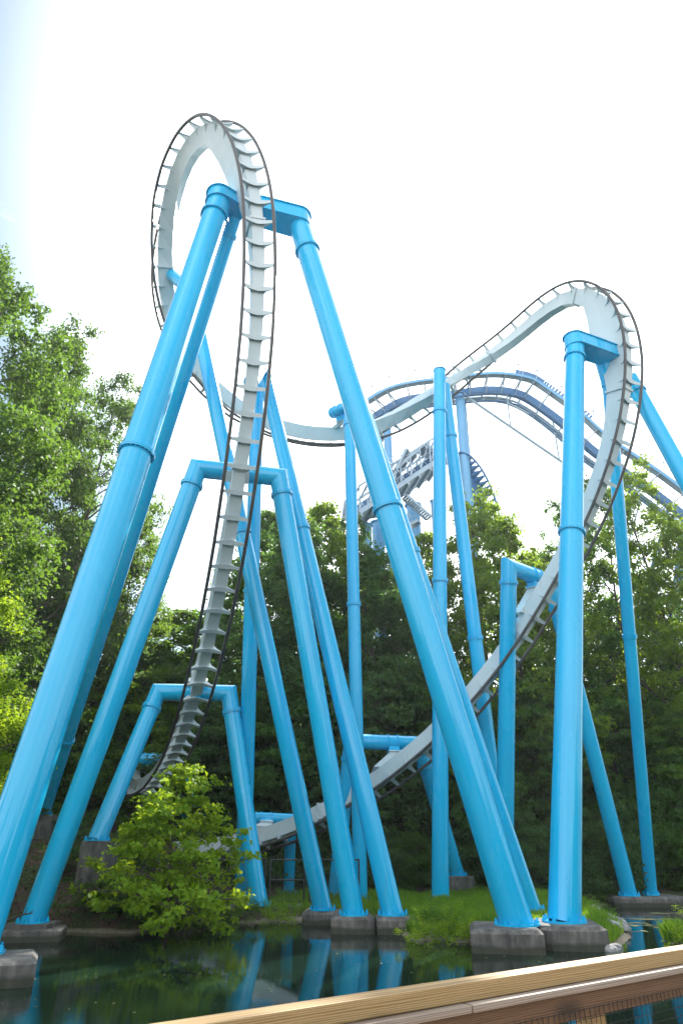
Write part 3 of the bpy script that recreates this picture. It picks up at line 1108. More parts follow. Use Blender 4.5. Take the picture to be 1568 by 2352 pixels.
# G: short pole with an arm over the climbing track, and its long rear leg
fG1 = FOOT(1157, 2074, 0.45, 0.44); fG2 = FOOT(1445, 2060, 0.50, 0.42)
eG = U(1168, 1302, 36.5); aG = U(1262, 1337, 38.4)
G_ = thing('track_support', 'short blue pole with an elbow and an arm clamped over the climbing right track', 'support', fG1, GRP)
pG = fG1.lerp(eG, frac(fG1, eG, 1339))
leg(G_, fG1, pG, 0.45, 0.44, (), rows(fG1, pG, 1435), 44)
MB().mitre([pG, eG, aG], 0.44, 36).build('crossbeam', M['blue'], G_)
flange(G_, pG, eG - fG1, 0.44)
tG2 = aG + Vector((0.1, 0.2, 0.0))
leg(G_, fG2, tG2, 0.43, 0.41, rows(fG2, tG2, 1398), rows(fG2, tG2, 1700))
saddle(G_, eG.lerp(aG, 0.60), aG - eG, 0.44, spine_pt(1215, 1420, 12, 25, 0.9))

# I: thick right pole with box arm and two more legs under the right hill
fI1, fI2 = FOOT(1296, 2124, 0.66, 0.55), FOOT(1495, 2058, 0.50, 0.33)
tI1, tI2, tI3 = U(1320, 792, 36.6), U(1393, 836, 37.9), U(1446, 868, 37.6)
fI3 = U(2080, 1990, 24.5); fI3.z = 0.8
I_ = thing('track_support', 'thick blue right hand pole with a box arm holding the right hill of the track', 'support', fI1, GRP)
leg(I_, fI1, tI1, 0.55, 0.505, rows(fI1, tI1, 822, 1222), rows(fI1, tI1, 1318), 48)
leg(I_, fI2, tI2, 0.33, 0.35, rows(fI2, tI2, 884, 1462), rows(fI2, tI2, 1700))
leg(I_, fI3, tI3, 0.44, 0.42, rows(fI3, tI3, 900), rows(fI3, tI3, 1300))
arm(I_, tI1 + Vector((0, 0, 0.15)), ZV, U(1408, 822, 37.6), 0.55, 0.72, 0.50)
MB().tube(tI2 + Vector((0, 0, 0.5)), tI2 - (tI2 - fI2).normalized() * 1.3, 0.62, 0.37, 32).build('cone', M['blue'], I_)

# J: arch over the low track in the shade
fJ1 = FOOT(768, 2064, 0.48, 0.36)
fJ2 = UY(1052, 2012, 42.5)
eJ1, eJ2 = U(806, 1703, 37.4), U(961, 1709, 38.2)
J_ = thing('track_support', 'blue arch with a level tube clamped over the low track in the shade', 'support', fJ1, GRP)
arch(J_, fJ1, eJ1, eJ2, fJ2, 0.38, 0.38, 0.42, 1745, 1760)
saddle(J_, eJ1.lerp(eJ2, 0.60), eJ2 - eJ1, 0.42, spine_pt(890, 1795, 2, 14, 0.9))

# K: small post by the chain link fence
fK, tK = FOOT(663, 2055, 0.44, 0.33), U(667, 1884, 38.6)
K_ = thing('track_support', 'lowest blue post with a short tube over the track by the chain link fence', 'support', fK, GRP)
leg(K_, fK, tK, 0.33, 0.33)
K0 = U(584, 1880, 38.2)
K1 = tK + (tK - K0).normalized() * 0.35
MB().tube(K0, K1, 0.35, 0.35, 28).build('crossbeam', M['blue'], K_)
saddle(K_, K0.lerp(K1, 0.26), K1 - K0, 0.35, spine_pt(600, 1940, 0, 8, 0.9))

# L: low arch at the bottom of the near track leg
fL1, fL2 = U(222, 1932, 29.2), FOOT(595, 2083, 0.50, 0.39)
eL1, eL2 = U(363, 1590, 34.2), U(526, 1593, 34.5)
L_ = thing('track_support', 'low blue arch near the bottom of the steep track, behind the sapling', 'support', fL2, GRP)
arch(L_, fL1, eL1, eL2, fL2, 0.42, 0.41, 0.43, 1627, 1635)
saddle(L_, eL1.lerp(eL2, 0.56), eL2 - eL1, 0.41, spine_pt(450, 1600, 100, 118, 0.9))

# M: frame over the turn at the far end of the track
eM = U(398, 1748, 47.2); M0 = U(316, 1744, 46.6)
fM = U(530, 1952, 43.5); fM.z = H(fM.x, fM.y) + 0.05
fM2 = U(424, 1870, 48.0); fM2.z = H(fM2.x, fM2.y) + 0.05
M_ = thing('track_support', 'blue frame with a short tube over the curled far end of the track', 'support', fM, GRP)
leg(M_, fM, eM, 0.33, 0.33, rows(fM, eM, 1772), (), 28)
leg(M_, fM2, eM, 0.20, 0.20, rows(fM2, eM, 1803), (), 20)
MB().tube(M0, eM + (eM - M0).normalized() * 0.3, 0.43, 0.43, 28).build('crossbeam', M['blue'], M_)
saddle(M_, M0.lerp(eM, 0.30), eM - M0, 0.43, spine_pt(325, 1800, 122, 129, 0.9))

# N: far blue pole beyond the clearing
pN = U(343, 1745, 60.0); pN.z = H(pN.x, pN.y)
N_ = thing('track_support', 'far blue pole leaning between the trees above the tent roof', 'support', pN, GRP)
leg(N_, pN, U(305, 1598, 58.0), 0.33, 0.33, (), (), 20, plate=True)

# footings of those legs
footing('wide concrete block in the pond, under the slanting leg of the tallest support', (5.34, 25.24), 1.13, 1.35, 0.635, cham=0.08, rot=-0.17)
footing('concrete block with cut corners in the pond, under the thick right pole', (7.60, 26.02), 1.11, 1.55, 0.655, cham=0.42, rot=-0.17)
footing('concrete block just behind the thick right pole, under a slim leg', (fA4.x, fA4.y + 0.1), 0.95, 0.9, 0.655)
footing('concrete block at the near left edge with a sunlit top', (-9.03, 19.19), 1.5, 1.0, 0.555, rot=0.372)
footing('long concrete block against the left bank with a raised pad', (-11.33, 27.32), 1.45, 0.85, 0.36, cham=0.08, rot=0.25, plinth=(fB1.x + 0.0, fB1.y + 0.05, 0.78, 0.70, 0.14), bev=0.05)
footing('middle concrete block in the pond, under the long right leg of the arch', (fB2.x - 0.05, fB2.y + 0.25), 0.82, 1.0, 0.555)
footing('middle concrete block beside the grass, under the leg with the rounded head', (fC2.x + 0.08, fC2.y + 0.20), 0.74, 1.05, 0.552, rot=0.0)
footing('small concrete block left of the two middle blocks, standing further back', (fD.x, fD.y + 0.35), 0.85, 0.95, 0.495)
footing('grassy concrete block behind the sapling, under the low arch', ((fC1.x + fL2.x) / 2 + 0.15, (fC1.y + fL2.y) / 2 + 0.1), 1.35, 1.6, 0.485)
footing('concrete pad behind the middle blocks, under the slim pole', ((fE.x + fJ1.x) / 2, (fE.y + fJ1.y) / 2 + 0.2), 1.5, 1.1, 0.47)
footing('long stained concrete block in the far right water', ((fG2.x + fI2.x) / 2 + 0.25, (fG2.y + fI2.y) / 2 + 0.2), 2.0, 1.2, 0.49, cham=0.3)
footing('concrete pad in the grass under the flat topped pole', (fF1.x, fF1.y), 0.75, 0.75, 0.41)
footing('concrete pad hidden behind the brace of the flat topped pole', (fF2.x, fF2.y), 0.75, 0.75, 0.44)
footing('concrete pad in the grass under the short pole with the elbow', (fG1.x, fG1.y), 0.8, 0.8, 0.44)
footing('concrete pad behind the chain link gate', (fK.x, fK.y), 0.7, 0.7, 0.43)
footing('concrete pad at the foot of the far right brace', (fI3.x, fI3.y), 0.9, 0.9, 0.79)
footing('tall concrete pier on the left bank, under the thin rear leg', (fA2.x + 0.1, fA2.y + 0.15), 0.72, 0.8, fA2.z - 0.005, H(fA2.x, fA2.y) - 1.5, bev=0.03, cham=0.03)
footing('streaked concrete pier half hidden by the sapling', (fL1.x + 0.15, fL1.y + 0.2), 0.66, 0.7, fL1.z - 0.005, H(fL1.x, fL1.y) - 1.5, bev=0.03, cham=0.03)
footing('dark concrete pier in the shade under the brace of the low arch', (fJ2.x, fJ2.y), 0.8, 0.8, fJ2.z - 0.005, H(fJ2.x, fJ2.y) - 1.0, bev=0.05)

# ---------------------------------------------------------------- lift hill far behind
LIFT_PX = [(1800, 1365, 74), (1690, 1280, 75), (1568, 1184, 76), (1481, 1118, 77), (1368, 1041, 78), (1294, 975, 79), (1217, 919, 80), (1180, 903, 80), (1130, 897, 80), (1075, 901, 80), (1028, 908, 80), (979, 912, 80.5), (925, 922, 81), (887, 941, 82), (857, 962, 83), (838, 990, 85), (832, 1020, 87)]
lp0 = [U(*p) for p in LIFT_PX]
lp = []
for i in range(len(lp0) - 1):
    k = [max(0, min(len(lp0) - 1, i + j)) for j in (-1, 0, 1, 2)]
    for q in range(6):
        lp.append(cr(*[lp0[j] for j in k], q / 6))
lp.append(lp0[-1])
lift = thing('lift_hill', 'far blue lift hill with a railed catwalk along its curved crest', 'lift hill', lp[40])


def strip(pts, ups, w, h, off_s=0.0, off_u=0.0):
    q = MB()
    S = []
    for i, p in enumerate(pts):
        T = (pts[min(i + 1, len(pts) - 1)] - pts[max(0, i - 1)]).normalized()
        s = T.cross(Vector((0, 0, 1))).normalized()
        u = s.cross(T).normalized()
        c = p + s * off_s + u * off_u
        S.append([c + s * (w / 2) + u * (h / 2), c - s * (w / 2) + u * (h / 2), c - s * (w / 2) - u * (h / 2), c + s * (w / 2) - u * (h / 2)])
    for i in range(len(S) - 1):
        for k in range(4):
            j = (k + 1) % 4
            q.add([S[i][k], S[i][j], S[i + 1][j], S[i + 1][k]], [(0, 1, 2, 3)])
    q.add(S[0], [(0, 1, 2, 3)]); q.add(S[-1], [(3, 2, 1, 0)])
    return q


def frame_at(pts, i):
    T = (pts[min(i + 1, len(pts) - 1)] - pts[max(0, i - 1)]).normalized()
    s = T.cross(Vector((0, 0, 1))).normalized()
    return pts[i], T, s, s.cross(T).normalized()


side = 1.0 if frame_at(lp, 40)[2].y < 0 else -1.0       # the side that faces the pond
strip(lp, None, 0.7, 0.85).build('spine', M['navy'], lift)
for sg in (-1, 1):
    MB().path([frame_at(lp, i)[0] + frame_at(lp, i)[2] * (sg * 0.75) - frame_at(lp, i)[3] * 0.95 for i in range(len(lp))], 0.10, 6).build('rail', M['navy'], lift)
for sd in (1, -1):
    strip(lp, None, 0.85, 0.16, side * sd * 2.3, 0.55).build('catwalk', M['galv'], lift)
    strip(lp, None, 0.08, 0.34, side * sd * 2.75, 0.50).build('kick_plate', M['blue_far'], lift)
    q = MB()
    for hgt, rr in ((1.62, 0.045), (1.1, 0.03)):
        for edge in (2.72, 1.90):
            q.path([frame_at(lp, i)[0] + frame_at(lp, i)[2] * (side * sd * edge) + frame_at(lp, i)[3] * hgt for i in range(len(lp))], rr, 6)
    for i in range(0, len(lp), 2):
        p, T, s, u = frame_at(lp, i)
        for edge in (2.72, 1.90):
            q.tube(p + s * (side * sd * edge) + u * 0.5, p + s * (side * sd * edge) + u * 1.66, 0.035, 0.035, 6)
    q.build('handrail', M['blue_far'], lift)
    # balusters on the short closed panel over the crest
    q = MB()
    for i in range(28, 44):
        for hh in (0.0, 0.5):
            p, T, s, u = frame_at(lp, i)
            p2 = frame_at(lp, i + 1)[0]
            c = p.lerp(p2, hh) + s * (side * sd * 2.74)
            q.box(c + u * 0.95, T * 0.14, s * 0.012, u * 0.36)
    q.build('railing_panel', M['navy'], lift)
for i in range(2, len(lp), 4):
    p, T, s, u = frame_at(lp, i)
    q = MB()
    q.beam(p + s * 2.75 + u * 0.38, p - s * 2.75 + u * 0.38, 0.16, 0.16, u)
    for sg in (-1, 1):
        q.beam(p + s * sg * 2.7 + u * 0.38, p + s * sg * 0.5 - u * 0.75, 0.14, 0.14, u)
        q.tube(p + s * sg * 2.76 + u * 0.38, p + s * sg * 2.76 + u * 1.66, 0.06, 0.06, 6)
    q.build('bracket', M['galv'], lift)
q = MB()
q.tube(U(1080, 917, 79.5), U(1292, 1062, 79.0), 0.17, 0.17, 10)
for a, b_ in (((1163, 905), (1172, 977)), ((1268, 958), (1284, 1056)), ((1080, 917), (1066, 903)), ((1165, 925), (1214, 950))):
    q.tube(U(a[0], a[1], 79.5), U(b_[0], b_[1], 79.3), 0.10, 0.10, 8)
q.tube(U(1360, 1200, 77), U(1480, 1288, 76), 0.12, 0.12, 8)
for a, b_ in (((1395, 1130), (1405, 1232)), ((1470, 1150), (1440, 1258))):
    q.tube(U(a[0], a[1], 77), U(b_[0], b_[1], 76.6), 0.10, 0.10, 8)
q.build('truss', M['galv'], lift)
for a, b_, z, r in (((888, 948), (896, 1165), 82, 0.48), ((1055, 908), (1073, 1140), 80, 0.55), ((1066, 925), (1083, 1140), 81, 0.22), ((1575, 1190), (1520, 1640), 76, 0.55), ((1535, 1165), (1500, 1290), 77, 0.16)):
    P, Q = U(a[0], a[1], z), U(b_[0], b_[1], z - 6)
    d = Q - P
    Q2 = P + d * ((P.z - H(P.x, P.y)) / max(0.1, P.z - Q.z))
    q = MB(); q.tube(Q2, P, r * 1.05, r, 24)
    q.tube(P - d.normalized() * 0.1, P - d.normalized() * 0.02, r * 1.35, r * 1.35, 24)
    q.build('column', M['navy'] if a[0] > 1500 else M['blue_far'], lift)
lb = MB()
for i in range(8, len(lp) - 4, 5):                          # lamp brackets along the handrail
    p, T, s, u = frame_at(lp, i)
    c = p + s * (side * 2.75) + u * 1.66
    lb.tube(c, c + Vector((0, 0, 0.45)), 0.05, 0.05, 6); lb.box(c + Vector((0, 0, 0.50)), (0.11, 0, 0), (0, 0.09, 0), (0, 0, 0.10))
lb.build('lamp', M['galv'], lift)

# dark blue drop beyond the trees
drop = thing('drop_track', 'dark blue curved track with wide ties dropping behind the trees', 'coaster track', U(1060, 1080, 76))
A_px = [(1030, 1034), (1047, 1042), (1062, 1060), (1077, 1086), (1090, 1112), (1104, 1140), (1118, 1180), (1128, 1230)]
B_px = [(1056, 1038), (1076, 1045), (1092, 1060), (1107, 1080), (1120, 1104), (1130, 1128), (1142, 1165), (1150, 1215)]
dA = [U(x, y, 77 - 0.3 * i) for i, (x, y) in enumerate(A_px)]; dB = [U(x, y, 76 - 0.3 * i) for i, (x, y) in enumerate(B_px)]
def dens(P, k=4):
    out = []
    for i in range(len(P) - 1):
        idx = [max(0, min(len(P) - 1, i + j)) for j in (-1, 0, 1, 2)]
        out += [cr(*[P[j] for j in idx], q / k) for q in range(k)]
    return out + [P[-1]]
dA, dB = dens(dA), dens(dB)
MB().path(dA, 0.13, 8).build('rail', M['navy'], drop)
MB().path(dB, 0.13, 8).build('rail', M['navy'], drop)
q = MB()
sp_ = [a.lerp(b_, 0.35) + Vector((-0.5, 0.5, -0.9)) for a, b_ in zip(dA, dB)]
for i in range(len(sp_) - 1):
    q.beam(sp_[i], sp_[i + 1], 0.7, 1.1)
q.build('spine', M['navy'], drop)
for i in range(0, len(dA), 2):
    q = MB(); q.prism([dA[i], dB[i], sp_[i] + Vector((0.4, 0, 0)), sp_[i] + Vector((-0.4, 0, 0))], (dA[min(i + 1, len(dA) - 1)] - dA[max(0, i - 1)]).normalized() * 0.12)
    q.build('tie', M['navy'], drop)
for a, b_ in (((1046, 1085), (1050, 1400)), ((1068, 1100), (1070, 1400))):
    P = U(a[0], a[1], 79); q = MB(); q.tube(Vector((P.x, P.y, H(P.x, P.y) - 0.2)), P, 0.5, 0.5, 20); q.build('column', M['blue_far'], drop)
MB().mitre([U(1046, 1100, 79), U(1046, 1083, 79), U(1070, 1087, 79), U(1070, 1102, 79)], 0.42, 20).build('crossbeam', M['blue_far'], drop)

# maintenance platform with stairs
ZP = 74.0
plat = thing('maintenance_platform', 'grey steel brake platform with stairs and railings far behind the middle trees', 'platform', U(900, 1130, ZP))
def deck(name, P, Q, wdt, th=0.35, mat='galv'):
    q = MB(); P, Q = U(*P), U(*Q)
    d = (Q - P).normalized(); s = d.cross(Vector((0, 0, 1))).normalized(); u = s.cross(d)
    q.box((P + Q) / 2, (Q - P) / 2, s * wdt / 2, u * th / 2)
    nb = max(3, int((Q - P).length / 1.6))
    for k in range(nb + 1):
        c = P.lerp(Q, k / nb)
        q.beam(c + s * wdt / 2 - u * (th / 2 + 0.15), c - s * wdt / 2 - u * (th / 2 + 0.15), 0.18, 0.3, u)
    q.build(name, M[mat], plat)
    q = MB()
    for sg in (-1, 1):
        e0, e1 = P + s * sg * wdt / 2 + u * th / 2, Q + s * sg * wdt / 2 + u * th / 2
        for hh in (0.55, 1.1): q.tube(e0 + u * hh, e1 + u * hh, 0.04, 0.04, 6)
        for k in range(nb * 2 + 1):
            c = e0.lerp(e1, k / (nb * 2)); q.tube(c, c + u * 1.1, 0.032, 0.032, 6)
    q.build('handrail', M['galv'], plat)
deck('deck', (815, 1197, 72), (1016, 1062, 78), 4.6, 0.5)
# open lattice cage over the deck
dP, dQ = U(815, 1197, 72), U(1016, 1062, 78)
dd = (dQ - dP).normalized(); dsd = dd.cross(Vector((0, 0, 1))).normalized()
nb = 9
for sg in (-1, 1):
    q = MB()
    lo = [dP.lerp(dQ, k / nb) + dsd * sg * 2.3 + Vector((0, 0, 0.3)) for k in range(nb + 1)]
    hi_ = [c + Vector((0, 0, 2.9)) for c in lo]
    for k in range(nb + 1):
        q.beam(lo[k], hi_[k], 0.16, 0.16, dd)
        if k < nb:
            q.beam(hi_[k], hi_[k + 1], 0.2, 0.2)
            q.beam(lo[k], hi_[k + 1], 0.10, 0.10)
    q.build('lattice', M['galv'], plat)
q = MB()
for k in range(nb + 1):
    c = dP.lerp(dQ, k / nb) + Vector((0, 0, 3.2))
    q.beam(c - dsd * 2.3, c + dsd * 2.3, 0.18, 0.22)
q.build('cross_beam', M['galv'], plat)
q = MB(); q.beam(dP + Vector((0, 0, 1.2)), dQ + Vector((0, 0, 1.2)), 0.7, 0.7)
for sg in (-1, 1): q.tube(dP + dsd * sg * 0.7 + Vector((0, 0, 0.6)), dQ + dsd * sg * 0.7 + Vector((0, 0, 0.6)), 0.11, 0.11, 8)
q.build('track', M['navy'], plat)
deck('walkway', (903, 1085, 74), (966, 1030, 76.5), 1.8)
deck('walkway', (966, 1030, 76.5), (1010, 1052, 78), 1.8)
deck('lower_deck', (898, 1232, 73), (958, 1200, 74), 1.4)
for (P, Q) in (((902, 1112, 73.5), (936, 1036, 74.5)), ((930, 1142, 73.5), (984, 1190, 73.5)), ((795, 1195, 74), (803, 1150, 74))):
    P, Q = U(*P), U(*Q); q = MB()
    s = (Q - P).cross(Vector((0, 0, 1))).normalized()
    for sg in (-1, 1):
        q.beam(P + s * sg * 0.55, Q + s * sg * 0.55, 0.07, 0.3)
        for hh in (0.6, 1.15): q.tube(P + s * sg * 0.55 + Vector((0, 0, hh)), Q + s * sg * 0.55 + Vector((0, 0, hh)), 0.035, 0.035, 6)
    ns = 12
    for k in range(ns + 1):
        c = P.lerp(Q, k / ns)
        q.beam(c + s * 0.52, c - s * 0.52, 0.30, 0.06)
    q.build('stair', M['galv'], plat)
for a, r, z in (((843, 1205), 0.5, 73), ((960, 1195), 0.2, 74), ((905, 1240), 0.25, 74), ((868, 1200), 0.75, 78), ((948, 1160), 0.8, 80), ((995, 1150), 0.35, 77)):
    P = U(a[0], a[1], z); q = MB(); q.tube(Vector((P.x, P.y, H(P.x, P.y) - 0.2)), P, r, r, 18)
    q.tube(P - Vector((0, 0, 0.15)), P, r * 1.3, r * 1.3, 18); q.build('column', M['blue_far'], plat)
P = U(851, 1170, 73); q = MB(); q.box(P, (0.45, 0, 0), (0, 0.45, 0), (0, 0, 0.95)); q.tube(P + Vector((0, 0, 0.9)), P + Vector((0, 0, 1.4)), 0.04, 0.04, 6)
q.build('cabinet', M['galv'], plat)
for a in ():
    P = U(a[0], a[1], 76); q = MB(); q.tube(P - Vector((0, 0, 2.4)), P, 0.04, 0.04, 6); q.box(P + Vector((-0.15, 0, 0)), (0.22, 0, 0.05), (0, 0.12, 0), (-0.03, 0, 0.14)); q.build('lamp', M['galv'], plat)

# ---------------------------------------------------------------- fence, buildings
def fpt(px, py): return GP(px, py, 0.45)
g0, g1 = GP(617, 2083, 0.42), GP(697, 2083, 0.42)
def hgt_at(p, py):
    t = UY(784, py, p.y); return t.z
fn = thing('chain_link_fence', 'black chain link fence and gate between the blue legs', 'fence', (g0 + g1) / 2)
zt = hgt_at(g0, 1974)
PA, PB = g0 - Vector((3.2, -0.4, 0)), g1 + Vector((9.5, 0.9, 0))
posts = [PA, g0 - Vector((0.25, 0, 0)), g0, g1, g1 + Vector((0.25, 0, 0)), g1 + Vector((2.6, 0.3, 0))]
for p in posts:
    q = MB(); q.tube(Vector((p.x, p.y, H(p.x, p.y) - 0.2)), Vector((p.x, p.y, zt)), 0.045, 0.045, 10); q.build('post', M['fence'], fn)
for i in (0, 2, 4):
    a, b_ = posts[i], posts[i + 1]
    q = MB()
    for zz in ((zt - 0.03, (zt + 0.62) * 0.5, 0.62) if i == 2 else (zt - 0.03, 0.62)):
        q.tube(Vector((a.x, a.y, zz)), Vector((b_.x, b_.y, zz)), 0.035, 0.035, 8)
    q.build('rail', M['fence'], fn)
    q = MB()
    n_ = int((b_ - a).length / 0.11)
    hh = zt - 0.66
    for k in range(n_):
        for sg in (0, 1):
            # diamond wires as straight diagonals
            x0 = k / n_
            run = hh / (b_ - a).length
            x1 = x0 + run if sg else x0 - run
            zA, zB = 0.63, zt - 0.05
            if x1 > 1: zB = zA + (zB - zA) * (1 - x0) / run; x1 = 1.0
            if x1 < 0: zB = zA + (zB - zA) * x0 / run; x1 = 0.0
            P, Q = a.lerp(b_, x0), a.lerp(b_, x1)
            q.tube(Vector((P.x, P.y + 0.01 * sg, zA)), Vector((Q.x, Q.y + 0.01 * sg, zB)), 0.006, 0.006, 3, False)
    q.build('mesh', M['fence'], fn)

# red timber building with a brown roof on the left slope
bc = U(262, 1885, 56.0)
gz = H(bc.x, bc.y)
bld = thing('timber_building', 'low dark red timber building with a brown roof behind the left legs', 'building', Vector((bc.x, bc.y, gz)))
def gable(c, hx, hy, zw, zr, parent, pre=''):
    q = MB(); q.box((c[0], c[1], (gz - 1 + zw) / 2), (hx, 0, 0), (0, hy, 0), (0, 0, (zw - gz + 1) / 2))
    for sg in (-1, 1):
        q.prism([Vector((c[0] - hx, c[1] + sg * (hy - 0.05), zw)), Vector((c[0] + hx, c[1] + sg * (hy - 0.05), zw)), Vector((c[0], c[1] + sg * (hy - 0.05), zr - 0.1))], (0, 0.1, 0))
    q.build('wall', M['redwall'], parent)
    for sg in (-1, 1):
        q = MB()
        a = Vector((c[0], c[1], zr)); e = Vector((c[0] + sg * (hx + 0.5), c[1], zw - 0.25))
        d = e - a; nrm = Vector((-d.z * sg, 0, d.x * sg)).normalized()
        q.box((a + e) / 2 + nrm * 0.07, d / 2, (0, hy + 0.5, 0), nrm * 0.06)
        q.build('roof', M['roof'], parent)
top = U(222, 1812, 56.0)
gable((bc.x - 1.2, bc.y), 3.2, 4.5, top.z - 2.2, top.z + 0.2, bld)
gable((bc.x + 5.6, bc.y + 1.5), 4.2, 4.5, top.z - 3.6, top.z - 1.3, bld)

tp = U(392, 1690, 66.0)
tent = thing('tent', 'white canvas tent roof peeping out behind the bottom of the near track', 'tent', Vector((tp.x, tp.y, H(tp.x, tp.y))))
q = MB(); n_ = 12; rad = 4.6
ringA = [Vector((tp.x + rad * math.cos(2 * math.pi * k / n_), tp.y + rad * math.sin(2 * math.pi * k / n_), tp.z - 2.3)) for k in range(n_)]
ringB = [Vector((tp.x + rad * .45 * math.cos(2 * math.pi * k / n_), tp.y + rad * .45 * math.sin(2 * math.pi * k / n_), tp.z - 0.75)) for k in range(n_)]
for k in range(n_):
    j = (k + 1) % n_
    q.add([ringA[k], ringA[j], ringB[j], ringB[k]], [(0, 1, 2, 3)]); q.add([ringB[k], ringB[j], tp], [(0, 1, 2)])
    q.add([ringA[k], ringA[j], ringA[j] - Vector((0, 0, 0.5)), ringA[k] - Vector((0, 0, 0.5))], [(0, 1, 2, 3)])
q.build('canopy', M['canvas'], tent)
for k in range(0, n_, 2):
    q = MB(); p = ringA[k]; q.tube(Vector((p.x, p.y, H(p.x, p.y) - 0.2)), p, 0.06, 0.06, 8); q.build('pole', M['galv'], tent)

# ---------------------------------------------------------------- wooden railing in front
R0 = GP(784, 2303, 2.30); R1 = GP(1568, 2181, 2.30)
rd = (R1 - R0).normalized(); rs_ = Vector((rd.y, -rd.x, 0))      # rs_ points back towards the viewer
if rs_.y > 0: rs_ = -rs_
rail_t = thing('wooden_railing', 'pine boardwalk railing with a fresh yellow top rail and black net below', 'railing', Vector((R0.x, R0.y, 1.2)))


def board(name, s0, s1, front, width, ztop, th, mat, chm=0.006):
    """Board along the railing from s0 to s1; front = offset of its near face towards the viewer."""
    bm = bmesh.new()
    L = s1 - s0
    nseg = max(2, int(L / 0.25))
    bmesh.ops.create_grid(bm, x_segments=1, y_segments=1, size=1)
    bm.clear()
    bmesh.ops.create_cube(bm, size=1)
    for v in bm.verts:
        v.co = Vector((v.co.x * L, v.co.y * width, v.co.z * th))
    bmesh.ops.bevel(bm, geom=bm.edges[:], offset=chm, segments=2, affect='EDGES', profile=0.6)
    me = bpy.data.meshes.new(name); bm.to_mesh(me); bm.free()
    me.materials.append(mat)
    o = bpy.data.objects.new(name, me); COL.objects.link(o)
    c = R0 + rd * ((s0 + s1) / 2) + rs_ * (front - width / 2)
    c.z = ztop - th / 2
    o.parent = rail_t
    o.matrix_parent_inverse = Matrix.Translation(rail_t.location).inverted()
    rm = Matrix((rd, -rs_, Vector((0, 0, 1)))).transposed().to_4x4()
    if rm.to_3x3().determinant() < 0:
        rm = Matrix((rd, rs_, Vector((0, 0, 1)))).transposed().to_4x4()
    o.matrix_basis = Matrix.Translation(c) @ rm
    return o


Jt = (GP(1088, 2310, 2.21) - R0).dot(rd)
tag(board('top_rail', -4.5, 11, 0.0, 0.14, 2.30, 0.088, M['wood_new'], 0.007), 'fresh yellow pine top rail')
board('cap_board', -4.5, Jt - 0.004, 0.062, 0.185, 2.209, 0.038, M['wood_grey'], 0.009)
board('cap_board', Jt + 0.004, Jt + 4.9, 0.064, 0.187, 2.209, 0.038, M['wood_grey'], 0.009)
board('cap_board', Jt + 4.908, 11, 0.062, 0.185, 2.209, 0.038, M['wood_grey'], 0.009)
tag(board('fascia_board', -4.5, 11, 0.028, 0.038, 2.168, 0.135, M['wood_brown'], 0.005), 'brown edge board under the cap')
board('lower_rail', -4.5, 11, 0.028, 0.038, 1.40, 0.09, M['wood_brown'], 0.005)
Ps = (GP(1424, 2330, 2.05) - R0).dot(rd)
for k in (-2, -1, 0, 1, 2, 3):
    s0 = Ps + 1.83 * k
    bm_o = board('post', s0 - 0.07, s0 + 0.07, -0.014, 0.14, 2.167, 1.5, M['wood_new'], 0.006)
q = MB()
nz = R0 + rs_ * 0.036
for k in range(int(15.4 / 0.05)):
    c = nz + rd * (-4.4 + 0.05 * k) ; jt = 0.004 * math.sin(k * 1.7)
    q.tube(Vector((c.x, c.y, 1.33)), Vector((c.x + rd.x * jt, c.y + rd.y * jt, 2.085)), 0.0022, 0.0022, 5, False)
for k in range(16):
    zz = 1.33 + 0.05 * k
    a = nz + rd * -4.4; b_ = nz + rd * 11
    q.tube(Vector((a.x, a.y, zz)), Vector((b_.x, b_.y, zz)), 0.0022, 0.0022, 5, False)
q.build('net', M['black'], rail_t)
# boardwalk the viewer stands on
q = MB()
for k in range(34):
    o_ = -0.16 + 0.145 * k
    a = R0 + rd * -5 + rs_ * (o_ + 0.0); b_ = R0 + rd * 11.2 + rs_ * o_
    q.box(Vector(((a.x + b_.x) / 2, (a.y + b_.y) / 2, 1.16)), (b_ - a) / 2, rs_ * 0.069, (0, 0, 0.02))
for k in range(8):
    c = R0 + rd * (-4.5 + 2.1 * k)
    q.beam(Vector((c.x, c.y, 1.03)) - rs_ * 0.2, Vector((c.x, c.y, 1.03)) + rs_ * 4.8, 0.09, 0.2)
    q.box(Vector((c.x, c.y, 0.0)) + rs_ * 0.4, (0.1, 0, 0), (0, 0.1, 0), (0, 0, 0.93))
tag(q.build('boardwalk', M['wood_grey']), kind='structure')

